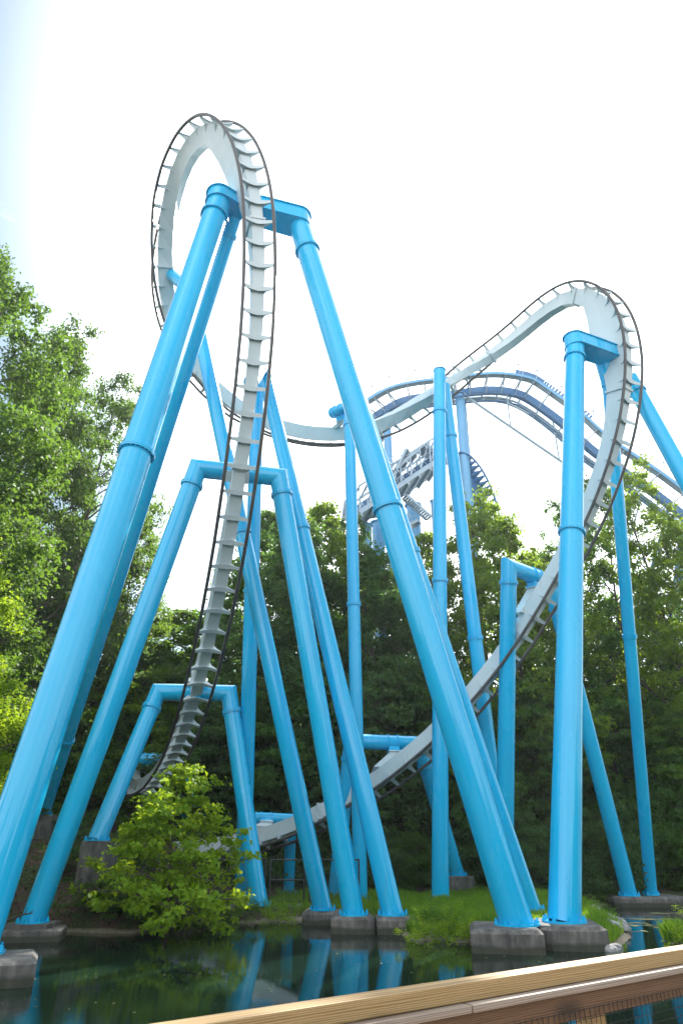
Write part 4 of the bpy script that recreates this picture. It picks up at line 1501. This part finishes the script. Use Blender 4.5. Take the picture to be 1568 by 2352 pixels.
# ---------------------------------------------------------------- vegetation
def leaf_object(name, C, Nn, size, rng, mat, parent=None, wide=0.55, fold=0.18):
    """Many small folded leaves in one mesh: C centres, Nn normals, size lengths."""
    n = len(C)
    rnd = rng.normal(size=(n, 3))
    a = np.cross(Nn, rnd); a /= np.linalg.norm(a, axis=1)[:, None] + 1e-9
    b_ = np.cross(Nn, a)
    s = size[:, None]
    V = np.stack([C - a * s * 0.5, C + b_ * s * wide * 0.5 + Nn * s * fold - a * s * 0.06, C + a * s * 0.5 - Nn * s * 0.10, C - b_ * s * wide * 0.5 + Nn * s * fold - a * s * 0.06], 1).reshape(-1, 3)
    me = bpy.data.meshes.new(name)
    me.vertices.add(4 * n)
    me.vertices.foreach_set('co', V.astype(np.float32).ravel())
    me.loops.add(4 * n)
    me.loops.foreach_set('vertex_index', np.arange(4 * n, dtype=np.int32))
    me.polygons.add(n)
    me.polygons.foreach_set('loop_start', np.arange(0, 4 * n, 4, dtype=np.int32))
    me.polygons.foreach_set('loop_total', np.full(n, 4, dtype=np.int32))
    me.materials.append(mat)
    me.update(calc_edges=True)
    me.validate()
    o = bpy.data.objects.new(name, me)
    COL.objects.link(o)
    if parent is not None: o.parent = parent
    return o


def make_tree(seed, Ht, R, base, n_clump, per, lsize, crad, shape, name='broadleaf_tree', flat=0.6, lean_k=0.02, limbs=34, trunk_r=0.32, mat='leaf_a', shell=0.30):
    """Tree proto standing at the origin: trunk with limbs, and a crown of leaf clumps."""
    rng = np.random.default_rng(seed)
    root = bpy.data.objects.new(name, None)
    COL.objects.link(root)
    ph = rng.uniform(0, 6.28, 4)
    pts, rad = [], []
    for k in range(n_clump):
        u = (k + rng.uniform()) / n_clump
        phi = rng.uniform(0, 2 * math.pi)
        env = R * shape(u) * (1 + 0.22 * math.sin(3 * phi + ph[0] + 4 * u) + 0.20 * math.sin(2 * phi + ph[1] - 7 * u) + 0.14 * math.sin(5 * phi + ph[2] + 11 * u))
        r = env * math.sqrt(rng.uniform(shell, 1.0))
        z = Ht * (base + (1 - base) * u) - crad * 0.3
        pts.append((r * math.cos(phi), r * math.sin(phi), z + rng.normal() * 0.3))
        rad.append(crad * rng.uniform(0.6, 1.25) * (0.55 + 0.45 * shape(u)))
    pts, rad = np.array(pts), np.array(rad)
    cnt = np.maximum(8, (per * (rad / crad) ** 2 * rng.uniform(0.6, 1.2, n_clump)).astype(int))
    idx = np.repeat(np.arange(n_clump), cnt)
    m = len(idx)
    d = rng.normal(size=(m, 3)); d /= np.linalg.norm(d, axis=1)[:, None]
    rr = rng.uniform(0.15, 1.0, m) ** 0.6
    # twigs: pull leaves on to a few rays per clump so that the edge is ragged
    tw = rng.integers(0, 9, m)
    ray = rng.normal(size=(n_clump, 9, 3)); ray /= np.linalg.norm(ray, axis=2)[:, :, None]
    d = d * 0.55 + ray[idx, tw] * 0.75
    off = d * (rad[idx] * rr)[:, None] * np.array([1, 1, flat])
    Cc = pts[idx] + off
    out = Cc * np.array([1, 1, 0]); out /= np.linalg.norm(out, axis=1)[:, None] + 1e-6
    Nn = np.array([0, 0, 0.75]) + out * 0.35 + rng.normal(size=(m, 3)) * 0.55
    Nn /= np.linalg.norm(Nn, axis=1)[:, None]
    leaf_object('crown', Cc, Nn, lsize * rng.uniform(0.65, 1.3, m), rng, M[mat], root, 0.62)
    # trunk and limbs
    q = MB()
    lean = rng.normal(size=2) * lean_k * Ht
    def axis_at(t): return Vector((lean[0] * t * t + 0.012 * Ht * math.sin(4 * t + ph[3]), lean[1] * t * t + 0.012 * Ht * math.cos(5 * t), Ht * 0.92 * t))
    ts = np.linspace(0, 1, 14)
    q.path([axis_at(t) - Vector((0, 0, 0.3)) * (t == 0) for t in ts], 0.1, 9, True, [trunk_r * (1.25 if t == 0 else 1) * (1 - 0.88 * t) for t in ts])
    order = rng.permutation(n_clump)[:limbs]
    for k in order:
        e = Vector(pts[k])
        hz = math.hypot(e.x, e.y)
        t0 = max(0.10, min(0.93, (e.z - 0.75 * hz) / (Ht * 0.92)))
        s = axis_at(t0)
        mid = s.lerp(e, 0.5) + Vector((rng.normal() * 0.25, rng.normal() * 0.25, 0.06 * hz))
        r0 = trunk_r * (1 - 0.88 * t0) * 0.55
        q.path([s, s.lerp(mid, 0.5) + Vector((0, 0, 0.03 * hz)), mid, mid.lerp(e, 0.55), e], 0.1, 6, False, [r0, r0 * 0.8, r0 * 0.6, r0 * 0.38, 0.015])
        for _ in range(2):
            e2 = e + Vector(rng.normal(size=3)) * rad[k] * 0.6
            q.path([mid.lerp(e, 0.4), mid.lerp(e2, 0.7), e2], 0.1, 5, False, [r0 * 0.32, r0 * 0.2, 0.01])
    t = q.build('trunk', M['bark'], None)
    t.parent = root
    return root


oval = lambda u: max(0.12, math.sin(math.pi * min(1, 0.12 + 0.88 * u) ** 0.85)) ** 0.6
spire = lambda u: max(0.10, (1 - u) ** 0.6 * (0.55 + 0.45 * min(1, u * 4)))
full = lambda u: max(0.15, (1 - u ** 2.6)) ** 0.55
dome = lambda u: max(0.10, (1 - u ** 2)) ** 0.5
cone = lambda u: max(0.08, (1 - u) ** 0.75)

PROTO = {
    'near': (make_tree(11, 30.0, 6.5, 0.06, 280, 290, 0.27, 1.5, oval, limbs=36, trunk_r=0.34), 30.0, 6.5),
    'near2': (make_tree(12, 30.0, 6.0, 0.05, 260, 290, 0.27, 1.5, full, limbs=34, trunk_r=0.32), 30.0, 6.0),
    'round': (make_tree(21, 28.0, 5.5, 0.08, 210, 190, 0.40, 1.55, oval, limbs=26, trunk_r=0.26), 28.0, 5.5),
    'broad': (make_tree(22, 27.0, 6.0, 0.06, 210, 190, 0.40, 1.6, full, limbs=26, trunk_r=0.26), 27.0, 6.0),
    'dense': (make_tree(23, 28.0, 5.5, 0.02, 220, 210, 0.40, 1.7, full, shell=0.15, limbs=22, trunk_r=0.26), 28.0, 5.5),
    'open': (make_tree(24, 30.0, 5.5, 0.16, 165, 150, 0.33, 1.25, oval, limbs=70, trunk_r=0.28, shell=0.10), 30.0, 5.5),
    'under': (make_tree(31, 14.0, 4.5, 0.02, 170, 150, 0.34, 1.25, full, name='understory_tree', limbs=22, trunk_r=0.13, flat=0.42), 14.0, 4.5),
    'under2': (make_tree(32, 12.0, 4.5, 0.01, 160, 150, 0.34, 1.25, dome, name='understory_tree', limbs=22, trunk_r=0.12, flat=0.38), 12.0, 4.5),
    'shrub': (make_tree(41, 4.5, 2.4, 0.02, 80, 120, 0.20, 0.75, dome, name='shrub', limbs=16, trunk_r=0.05, flat=0.7), 4.5, 2.4),
    'weed': (make_tree(42, 1.1, 0.9, 0.02, 46, 70, 0.08, 0.30, dome, name='weed', limbs=14, trunk_r=0.012, flat=0.9), 1.1, 0.9),
}
USED = set()


def plant(proto, label, cat, group, pos, hgt, rad, mat=None, rot=None):
    root, h0, r0 = PROTO[proto]
    if proto in USED:
        r = root.copy(); COL.objects.link(r)
        kids = []
        for ch in [c for c in root.children]:
            c = ch.copy(); COL.objects.link(c); c.parent = r; kids.append(c)
    else:
        USED.add(proto); r = root; kids = list(root.children)
    r.location = pos
    r.scale = (rad / r0, rad / r0, hgt / h0)
    r.rotation_euler = (0, 0, random.uniform(0, 6.28) if rot is None else rot)
    r['label'], r['category'], r['group'] = label, cat, group
    for c in kids:
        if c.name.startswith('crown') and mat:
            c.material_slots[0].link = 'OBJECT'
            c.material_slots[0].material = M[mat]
    return r


TG = 'tall trees around the coaster'
TALL = [
    (35, 622, 34, 6.8, 'near', 'leaf_d', 'tallest tree at the left picture edge, its crown above every other tree'),
    (165, 745, 44, 5.2, 'near2', 'leaf_d', 'tree with a pointed leafy shoulder just right of the tallest left tree'),
    (270, 872, 52, 6.0, 'near', 'leaf_d', 'tree whose crown ends against the upper left side of the thickest leg'),
    (322, 1160, 55, 4.6, 'near2', 'leaf_b', 'tree in the gap between the thickest leg and the left leg of the arch'),
    (-75, 960, 31, 5.5, 'near2', 'leaf_d', 'tree cut off by the left picture edge below the tallest crown'),
    (70, 1120, 54, 6.5, 'near', 'leaf_d', 'tree behind the thickest leg, filling the left edge at mid height'),
    (215, 1190, 58, 6.2, 'dense', 'leaf_c', 'dark tree low behind the thickest leg, above the rear leg pier'),
    (-60, 1235, 25, 3.4, 'near', 'leaf_s', 'yellow green tree leaning in at the left picture edge'),
    (418, 1402, 64, 6.2, 'round', 'leaf_b', 'round pale tree far off below the white gap of sky'),
    (345, 1478, 57, 4.8, 'dense', 'leaf_c', 'dark tree in front of the round pale one, above the low arch'),
    (508, 1405, 62, 6.0, 'broad', 'leaf_a', 'tree straight behind the steep near track'),
    (610, 1172, 60, 5.2, 'round', 'leaf_a', 'tall tree between the two legs that meet at the rounded head'),
    (682, 1202, 53, 5.8, 'dense', 'leaf_c', 'dense dark tree behind the right leg of the arch'),
    (745, 1155, 59, 5.0, 'round', 'leaf_e', 'tree with the highest top just left of the slim pole'),
    (805, 1200, 63, 5.0, 'broad', 'leaf_a', 'tree right behind the slim pole'),
    (855, 1258, 53, 5.2, 'dense', 'leaf_c', 'dark rounded tree below the grey platform'),
    (925, 1300, 58, 5.2, 'dense', 'leaf_c', 'dark tree behind the slanting leg of the tallest support'),
    (972, 1222, 62, 4.2, 'round', 'leaf_e', 'light green tree just left of the flat topped pole'),
    (1085, 1138, 58, 5.8, 'broad', 'leaf_e', 'big sunlit tree right of the flat topped pole, below the dark blue drop'),
    (1152, 1188, 53, 4.6, 'round', 'leaf_e', 'sunlit tree sloping down behind the short elbowed pole'),
    (1225, 1266, 57, 4.2, 'broad', 'leaf_e', 'lower sunlit tree between the elbowed pole and the thick right pole'),
    (1290, 1155, 55, 4.4, 'open', 'leaf_a', 'thin open tree with sky showing through, left of the thick right pole'),
    (1355, 1088, 61, 5.0, 'open', 'leaf_a', 'open tree peeping out right of the thick right pole'),
    (1440, 1066, 53, 5.4, 'open', 'leaf_e', 'open tree under the lift hill, behind the slim right leg'),
    (1535, 1192, 49, 4.8, 'open', 'leaf_e', 'open tree at the right picture edge with a forked dark trunk'),
    (1610, 1150, 57, 5.6, 'open', 'leaf_a', 'tree cut off by the right picture edge'),
    (1478, 1390, 63, 5.8, 'round', 'leaf_a', 'rounder tree behind the forked trunk on the right'),
    (1340, 1400, 66, 6.0, 'broad', 'leaf_a', 'tree far behind the thick right pole'),
]
UG = 'understory trees under the tall ones'
UNDER = [
    (-28, 1660, 27, 1.7, 'under', 'leaf_s', 'small bright understory tree at the left picture edge'),
    (195, 1630, 49, 3.2, 'under2', 'leaf_b', 'understory tree with tiered leaves between the two big left legs'),
    (275, 1545, 52, 4.0, 'under', 'leaf_e', 'lime tinted understory tree left of the low arch'),
    (105, 1500, 56, 5.0, 'under', 'leaf_c', 'dark understory tree behind the base of the thickest leg'),
    (30, 1560, 48, 4.6, 'under2', 'leaf_c', 'dark understory tree between the picture edge and thickest leg'),
    (330, 1610, 55, 4.0, 'under2', 'leaf_b', 'understory tree framed by the top of the low arch'),
    (420, 1640, 58, 4.2, 'under', 'leaf_a', 'understory tree right under the low arch crossbeam'),
    (505, 1640, 51, 4.6, 'under', 'leaf_c', 'dark understory tree just right of the low arch'),
    (580, 1590, 53, 4.8, 'under2', 'leaf_c', 'dark understory tree behind the upright leg by the low arch'),
    (650, 1560, 50, 4.6, 'under', 'leaf_a', 'understory tree between the long slanting leg and the arch leg'),
    (720, 1600, 49, 4.4, 'under2', 'leaf_c', 'dark understory tree behind the foot of the arch right leg'),
    (800, 1570, 52, 4.8, 'under', 'leaf_a', 'understory tree behind the lower half of the slim pole'),
    (882, 1545, 50, 4.8, 'under2', 'leaf_c', 'layered dark understory tree above the level tube in the shade'),
    (955, 1590, 53, 4.6, 'under', 'leaf_c', 'dark understory tree just left of the flat topped pole foot'),
    (1040, 1570, 50, 4.6, 'under2', 'leaf_a', 'understory tree right of the flat topped pole'),
    (1115, 1600, 49, 4.4, 'under', 'leaf_a', 'understory tree behind the climbing track below the elbow'),
    (1205, 1560, 51, 4.6, 'under2', 'leaf_a', 'understory tree between the elbowed pole and the thick right pole'),
    (1285, 1600, 53, 4.6, 'under', 'leaf_c', 'dark understory tree right behind the thick right pole'),
    (1380, 1585, 51, 4.8, 'under', 'leaf_a', 'understory tree between the thick right pole and the slim right leg'),
    (1470, 1600, 53, 4.6, 'under2', 'leaf_a', 'understory tree behind the slim right leg'),
    (1555, 1630, 49, 4.4, 'under', 'leaf_b', 'understory tree low at the right picture edge'),
]
SG = 'shrubs along the far shore and the bank'
SHRUB = [
    (640, 2000, 46.5, 1.6, 'leaf_c', 'dark shrub behind the chain link gate'),
    (705, 1900, 47, 2.4, 'leaf_c', 'dark shrub behind the leg left of the middle blocks'),
    (590, 1930, 48, 2.4, 'leaf_c', 'dark shrub behind the foot of the low arch'),
    (780, 1890, 46, 2.4, 'leaf_c', 'dark shrub between the two middle legs'),
    (872, 1890, 45, 2.4, 'leaf_c', 'dark shrub left of the flat topped pole foot'),
    (940, 1905, 44, 1.8, 'leaf_a', 'lighter shrub beside the flat topped pole foot'),
    (1000, 1960, 47, 2.2, 'leaf_c', 'dark shrub behind the flat topped pole foot'),
    (1085, 1865, 44, 2.5, 'leaf_c', 'dark glossy shrub right of the flat topped pole'),
    (1180, 1855, 44.5, 2.6, 'leaf_c', 'dark glossy shrub left of the thick right pole'),
    (1130, 1930, 43, 1.8, 'leaf_a', 'small shrub between the slanting leg and the thick right pole'),
    (1262, 1900, 44, 2.2, 'leaf_c', 'dark shrub hidden behind the thick right pole'),
    (1360, 1880, 43.5, 2.3, 'leaf_c', 'dark shrub just right of the thick right pole, by the water'),
    (1345, 2000, 42.6, 1.3, 'leaf_a', 'low shrub at the water left of the far right block'),
    (1420, 1840, 46, 2.6, 'leaf_c', 'dark shrub behind the far slanting right leg'),
    (1480, 1850, 47, 2.6, 'leaf_a', 'shrub between the two far right legs'),
    (1545, 1800, 45.5, 2.8, 'leaf_a', 'broad shrub overhanging the water at the right edge'),
    (1600, 1850, 44.5, 2.6, 'leaf_b', 'light green shrub cut off by the right picture edge'),
    (255, 2070, 30.6, 1.6, 'leaf_a', 'low shrub left of the sapling, over the water'),
    (330, 2085, 30.8, 1.6, 'leaf_a', 'low shrub in front of the sapling, trailing to the water'),
    (470, 2070, 31.6, 1.5, 'leaf_b', 'low leafy shrub right of the sapling base'),
    (175, 2000, 34.0, 1.3, 'leaf_c', 'dark shrub on the bank right of the left arch leg'),
    (205, 1900, 38.0, 1.7, 'leaf_c', 'dark shrub between the two piers on the bank'),
    (160, 1920, 46.0, 1.8, 'leaf_c', 'dark shrub beside the tall pier'),
    (300, 1960, 36.0, 1.6, 'leaf_c', 'dark shrub behind the streaked pier'),
    (40, 1780, 48.0, 2.6, 'leaf_c', 'dark shrub at the base of the thickest leg'),
    (420, 1960, 45.5, 2.0, 'leaf_c', 'dark shrub behind the sapling top'),
    (495, 1900, 47.0, 2.2, 'leaf_c', 'dark shrub behind the right side of the sapling'),
]
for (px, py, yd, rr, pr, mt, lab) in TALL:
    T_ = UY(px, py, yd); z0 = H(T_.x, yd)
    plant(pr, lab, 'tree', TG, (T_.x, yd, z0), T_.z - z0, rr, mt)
for (px, py, yd, rr, pr, mt, lab) in UNDER:
    T_ = UY(px, py, yd); z0 = H(T_.x, yd)
    plant(pr, lab, 'tree', UG, (T_.x, yd, z0), T_.z - z0, rr, mt)
for (px, py, yd, rr, mt, lab) in SHRUB:
    T_ = UY(px, py, yd); z0 = max(0.1, H(T_.x, yd))
    plant('shrub', lab, 'shrub', SG, (T_.x, yd, z0), max(0.9, T_.z - z0), rr, mt)
WG = 'weeds at the edge of the grassy island'
for (px, py, hh, rr, mt, lab) in [
    (975, 2142, 0.8, 0.8, 'leaf_s', 'tall pale green weeds at the water left of the big right blocks'),
    (1045, 2140, 0.85, 0.8, 'leaf_s', 'bushy bright weeds right beside the big concrete block'),
    (1005, 2128, 0.65, 0.8, 'leaf_b', 'darker weeds behind the pale ones at the island edge'),
    (560, 2098, 0.8, 1.0, 'leaf_b', 'weeds draped over the grassy block behind the sapling'),
    (640, 2100, 0.6, 0.8, 'leaf_s', 'small weeds by the sand strip left of the middle blocks'),
    (1375, 2100, 0.6, 0.8, 'leaf_b', 'weeds on the rocky end of the island'),
    (1585, 2152, 0.8, 0.8, 'leaf_s', 'weeds on the islet at the right picture edge')]:
    P = GP(px, py, 0.35)
    plant('weed', lab, 'weed', WG, (P.x, P.y, max(0.0, H(P.x, P.y)) if px != 1585 else 0.05), hh, rr, mt)

# the sapling that leans over the pond
sp0 = GP(402, 2128, 0.35)
top_s = UY(385, 1752, sp0.y)
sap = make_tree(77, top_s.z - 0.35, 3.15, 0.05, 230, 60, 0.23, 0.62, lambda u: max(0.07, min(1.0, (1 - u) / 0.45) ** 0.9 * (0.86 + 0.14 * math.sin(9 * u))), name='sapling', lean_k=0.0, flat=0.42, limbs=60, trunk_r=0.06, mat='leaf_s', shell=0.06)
sap.location = (sp0.x - 0.45, sp0.y + 0.3, 0.35)
sap['label'] = 'bright yellow green sapling with big lobed leaves leaning over the pond'
sap['category'] = 'sapling'

# ---------------------------------------------------------------- far wood closing the horizon
rng = np.random.default_rng(5)
n = 70000
X = rng.uniform(-95, 95, n); Yd = 84 + rng.uniform(-6, 8, n) + np.abs(X) * 0.05
hmax = 13 + 3.5 * np.sin(X * 0.21) + 2.5 * np.sin(X * 0.57 + 1) + 1.2 * np.sin(X * 1.3)
Z = height(X, Yd) + rng.uniform(0, 1, n) ** 0.8 * hmax
Nn = np.array([0, -0.3, 0.7]) + rng.normal(size=(n, 3)) * 0.6; Nn /= np.linalg.norm(Nn, axis=1)[:, None]
tag(leaf_object('far_wood', np.stack([X, Yd, Z], 1), Nn, rng.uniform(0.5, 1.0, n), rng, M['leaf_c']), kind='stuff')

# wood on the other side of the boardwalk, seen only in the shine of the paint
n = 60000
A_ = rng.uniform(0, 1, n) * math.pi * 1.25 + math.pi * 0.875
A_ = A_ + 0.02 * np.sin(9 * A_)
Rr = 48 + rng.uniform(-4, 6, n)
hm = 9 + 4 * np.sin(A_ * 5.3) + 3 * np.sin(A_ * 13.1 + 1) + 2 * np.sin(A_ * 31)
Xb, Yb = Rr * np.cos(A_), Rr * np.sin(A_)
Zb = rng.uniform(0, 1, n) ** 0.85 * hm
Nn = rng.normal(size=(n, 3)) * 0.6 + np.array([0, 0, 0.7]); Nn /= np.linalg.norm(Nn, axis=1)[:, None]
tag(leaf_object('wood_behind_boardwalk', np.stack([Xb, Yb, Zb], 1), Nn, rng.uniform(0.7, 1.3, n), rng, M['leaf_c']), kind='stuff')

# ---------------------------------------------------------------- grass, litter, ground cover
def blades(name, X, Y, hgt, mat, seed, wdt=0.022, zoff=0.0):
    rng = np.random.default_rng(seed)
    n = len(X)
    Z = height(X, Y) + zoff
    a = rng.uniform(0, 6.28, n); ben = rng.uniform(0.15, 0.7, n) * hgt; ba = rng.uniform(0, 6.28, n)
    w_ = wdt * rng.uniform(0.7, 1.4, n)
    dx, dy = np.cos(a) * w_, np.sin(a) * w_
    bx, by = np.cos(ba) * ben, np.sin(ba) * ben
    V = np.stack([np.stack([X - dx, Y - dy, Z - 0.03], 1), np.stack([X + dx, Y + dy, Z - 0.03], 1),
                  np.stack([X + dx * .8 + bx * .35, Y + dy * .8 + by * .35, Z + hgt * .6], 1), np.stack([X - dx * .8 + bx * .35, Y - dy * .8 + by * .35, Z + hgt * .6], 1),
                  np.stack([X + bx, Y + by, Z + hgt * 0.95], 1)], 1).reshape(-1, 3)
    Fq = np.arange(n)[:, None] * 5
    me = bpy.data.meshes.new(name)
    fl = np.concatenate([Fq + np.array([0, 1, 2, 3]), Fq + np.array([3, 2, 4])], 1).ravel()
    me.vertices.add(5 * n); me.vertices.foreach_set('co', V.astype(np.float32).ravel())
    me.loops.add(7 * n); me.loops.foreach_set('vertex_index', fl.astype(np.int32))
    me.polygons.add(2 * n)
    ls = np.stack([np.arange(n) * 7, np.arange(n) * 7 + 4], 1).ravel()
    me.polygons.foreach_set('loop_start', ls.astype(np.int32))
    me.polygons.foreach_set('loop_total', np.tile([4, 3], n).astype(np.int32))
    me.materials.append(mat); me.update(calc_edges=True); me.validate()
    o = bpy.data.objects.new(name, me); COL.objects.link(o)
    return tag(o, kind='stuff')


def scatter(n, x0, x1, y0, y1, seed, lo=0.15, hi=99, extra=None):
    rng = np.random.default_rng(seed)
    X, Y = rng.uniform(x0, x1, n), rng.uniform(y0, y1, n)
    d = shore_dist(X, Y)
    k = (d > lo) & (d < hi)
    if extra is not None: k &= extra(X, Y, rng)
    return X[k], Y[k]


X1, Y1 = scatter(90000, -3.5, 13.5, 25.5, 42, 3, 0.22, extra=lambda X, Y, r: ((X > 1.5) & ((X < 9.9) | (shore_dist(X, Y) > 1.1))) | (r.uniform(0, 1, len(X)) < 0.25))
rng = np.random.default_rng(8)
blades('grass', X1, Y1, rng.uniform(0.20, 0.66, len(X1)) * (0.75 + 0.35 * wob(X1 * 0.8, Y1 * 0.8)), M['leaf_g'], 9)
# low green cover and dead leaves on the bank
X2, Y2 = scatter(26000, -22, -3.5, 27.5, 46, 12, 0.3, extra=lambda X, Y, r: wob(X * 0.55 + 3, Y * 0.55) + r.normal(size=len(X)) * 0.25 > 0.05)
Nn = np.array([0, -0.2, 0.9]) + rng.normal(size=(len(X2), 3)) * 0.4; Nn /= np.linalg.norm(Nn, axis=1)[:, None]
tag(leaf_object('ground_cover', np.stack([X2, Y2, height(X2, Y2) + rng.uniform(0.03, 0.30, len(X2))], 1), Nn, rng.uniform(0.08, 0.17, len(X2)), rng, M['leaf_a']), kind='stuff')
X3, Y3 = scatter(24000, -22, -3.5, 27.5, 46, 14, 0.15)
Nn = np.array([0, -0.2, 0.9]) + rng.normal(size=(len(X3), 3)) * 0.35; Nn /= np.linalg.norm(Nn, axis=1)[:, None]
tag(leaf_object('leaf_litter', np.stack([X3, Y3, height(X3, Y3) + 0.02], 1), Nn, rng.uniform(0.08, 0.16, len(X3)), rng, M['litter']), kind='stuff')

# ---------------------------------------------------------------- rocks, duckweed, fallen branch
def rock(pos, r, seed, label, group):
    rg = random.Random(seed)
    bm = bmesh.new()
    bmesh.ops.create_icosphere(bm, subdivisions=2, radius=1)
    ax = [Vector((rg.gauss(0, 1), rg.gauss(0, 1), rg.gauss(0, 1))).normalized() for _ in range(9)]
    lim = [rg.uniform(0.55, 0.85) for _ in ax]
    sx, sy, sz = rg.uniform(0.8, 1.3), rg.uniform(0.7, 1.1), rg.uniform(0.5, 0.8)
    for v in bm.verts:
        p = v.co.copy()
        for a, k in zip(ax, lim):
            t = p.dot(a)
            if t > k: p -= a * (t - k)
        v.co = Vector((p.x * sx, p.y * sy, p.z * sz)) * r
    me = bpy.data.meshes.new('rock'); bm.to_mesh(me); bm.free()
    me.materials.append(M['rock'])
    o = bpy.data.objects.new('rock', me); COL.objects.link(o)
    o.location = pos; o.rotation_euler = (0, 0, rg.uniform(0, 6.28))
    return tag(o, label, 'rock', group)


rg = random.Random(4)
RG = 'rocks at the pond edge'
pile = [(1372, 2092), (1384, 2100), (1396, 2106), (1390, 2116), (1404, 2112), (1412, 2120), (1400, 2124), (1420, 2126), (1428, 2131), (1410, 2134), (1418, 2137), (1386, 2108), (1378, 2120), (1394, 2132), (1432, 2138), (1366, 2104), (1403, 2141)]
for i, (px, py) in enumerate(pile):
    P = GP(px, py, 0.15)
    rock((P.x, P.y, max(-0.02, H(P.x, P.y)) + 0.06), rg.uniform(0.22, 0.42), 50 + i, 'grey rock in the heap at the right end of the grassy island', RG)
for i, (px, py, r, lab) in enumerate([(1396, 2180, 0.30, 'flat grey rock in the water right beside the cornered block'), (1413, 2177, 0.32, 'pale grey rock in the water just above the railing'), (1022, 2160, 0.24, 'grey rock in front of the weeds on the island'), (998, 2156, 0.2, 'smaller rock left of the one before the weeds'), (683, 2106, 0.25, 'grey rock against the small block by the sand'), (662, 2104, 0.22, 'grey rock on the sand strip'), (648, 2098, 0.18, 'small rock at the grassy end of the sand strip')]):
    P = GP(px, py, 0.05)
    rock((P.x, P.y, max(-0.05, min(0.4, H(P.x, P.y))) + 0.05), r, 90 + i, lab, RG)
q = MB()
for i, (px, py, rx, ry) in enumerate([(1440, 2121, 0.9, 0.35), (1475, 2126, 0.7, 0.3), (1420, 2110, 0.5, 0.25), (1500, 2112, 1.1, 0.35), (1525, 2130, 0.8, 0.22), (1460, 2140, 0.5, 0.15), (1395, 2150, 0.3, 0.12), (1540, 2098, 1.0, 0.3)]):
    P = GP(px, py, 0.006)
    k_ = 18
    pts = [(P.x + rx * math.cos(2 * math.pi * k / k_) * rg.uniform(0.55, 1.15), P.y + ry * math.sin(2 * math.pi * k / k_) * rg.uniform(0.55, 1.15) + 0.2 * math.sin(k), 0.006) for k in range(k_)]
    q.add(pts, [tuple(range(k_))])
tag(q.build('duckweed', M['duckweed']), kind='stuff')
q = MB()
a, b_ = UY(-20, 2118, fB1.y - 0.9), UY(76, 2098, fB1.y - 0.9)
q.path([a, a.lerp(b_, 0.4) + Vector((0, 0, -0.06)), a.lerp(b_, 0.75) + Vector((0, 0, 0.02)), b_], 0.03, 7, True, [0.05, 0.042, 0.034, 0.012])
for f, dd in ((0.8, (0.05, 0.05, 0.22)), (0.9, (0.14, 0, 0.12))):
    s = a.lerp(b_, f) + Vector((0, 0, 0.0)); q.path([s, s + Vector(dd) * 0.6, s + Vector(dd)], 0.015, 6, True, [0.016, 0.012, 0.006])
tag(q.build('dead_branch', M['twig']), 'bare dead branch lying across the long block at the left', 'branch')
# islet with grass at the right edge
ip = GP(1598, 2165, 0.0)
q = MB(); k_ = 24
ring = [(ip.x + 1.3 * math.cos(2 * math.pi * k / k_) * rg.uniform(0.85, 1.1), ip.y + 0.9 * math.sin(2 * math.pi * k / k_) * rg.uniform(0.85, 1.1), -0.15) for k in range(k_)]
mid = [(ip.x + (x - ip.x) * 0.6, ip.y + (y - ip.y) * 0.6, 0.10) for x, y, z in ring]
for k in range(k_):
    q.add([ring[k], ring[(k + 1) % k_], mid[(k + 1) % k_], mid[k]], [(0, 1, 2, 3)], True)
q.add(mid, [tuple(range(k_))], True)
tag(q.build('islet', gm), kind='structure')
a = rng.uniform(0, 6.28, 1500); r = np.sqrt(rng.uniform(0, 1, 1500)) * 0.9
Xi, Yi = ip.x + np.cos(a) * r * 1.2, ip.y + np.sin(a) * r * 0.9
o = blades('islet_grass', Xi, Yi, rng.uniform(0.25, 0.7, 1500), M['leaf_g'], 22)
_hz = height(Xi, Yi)
me = o.data
co = np.empty(len(me.vertices) * 3, np.float32); me.vertices.foreach_get('co', co)
co = co.reshape(-1, 5, 3); co[:, :, 2] += (0.08 - _hz)[:, None]
me.vertices.foreach_set('co', co.ravel()); me.update()

n = 420
Xf, Yf = rng.uniform(-14, 12, n), rng.uniform(14, 34, n)
k_ = shore_dist(Xf, Yf) < -0.2
Xf, Yf = Xf[k_], Yf[k_]
Nf = np.array([0, 0, 1.0]) + rng.normal(size=(len(Xf), 3)) * 0.08; Nf /= np.linalg.norm(Nf, axis=1)[:, None]
tag(leaf_object('floating_leaves', np.stack([Xf, Yf, np.full(len(Xf), 0.012)], 1), Nf, rng.uniform(0.04, 0.09, len(Xf)), rng, M['duckweed'], fold=0.03), kind='stuff')

# ---------------------------------------------------------------- summer haze
q = MB()
q.box((0, 55, 33), (130, 0, 0), (0, 75, 0), (0, 0, 36))
hz = q.build('haze', None)
hm_ = bpy.data.materials.new('summer_haze')
hm_.use_nodes = True
hn, hl = hm_.node_tree.nodes, hm_.node_tree.links
hn.clear()
ho = hn.new('ShaderNodeOutputMaterial')
hv = hn.new('ShaderNodeVolumePrincipled')
hv.inputs['Color'].default_value = (0.90, 0.95, 1.0, 1)
hv.inputs['Density'].default_value = 0.00028
hv.inputs['Anisotropy'].default_value = 0.35
hl.new(hv.outputs['Volume'], ho.inputs['Volume'])
hz.data.materials.append(hm_)
tag(hz, kind='stuff')
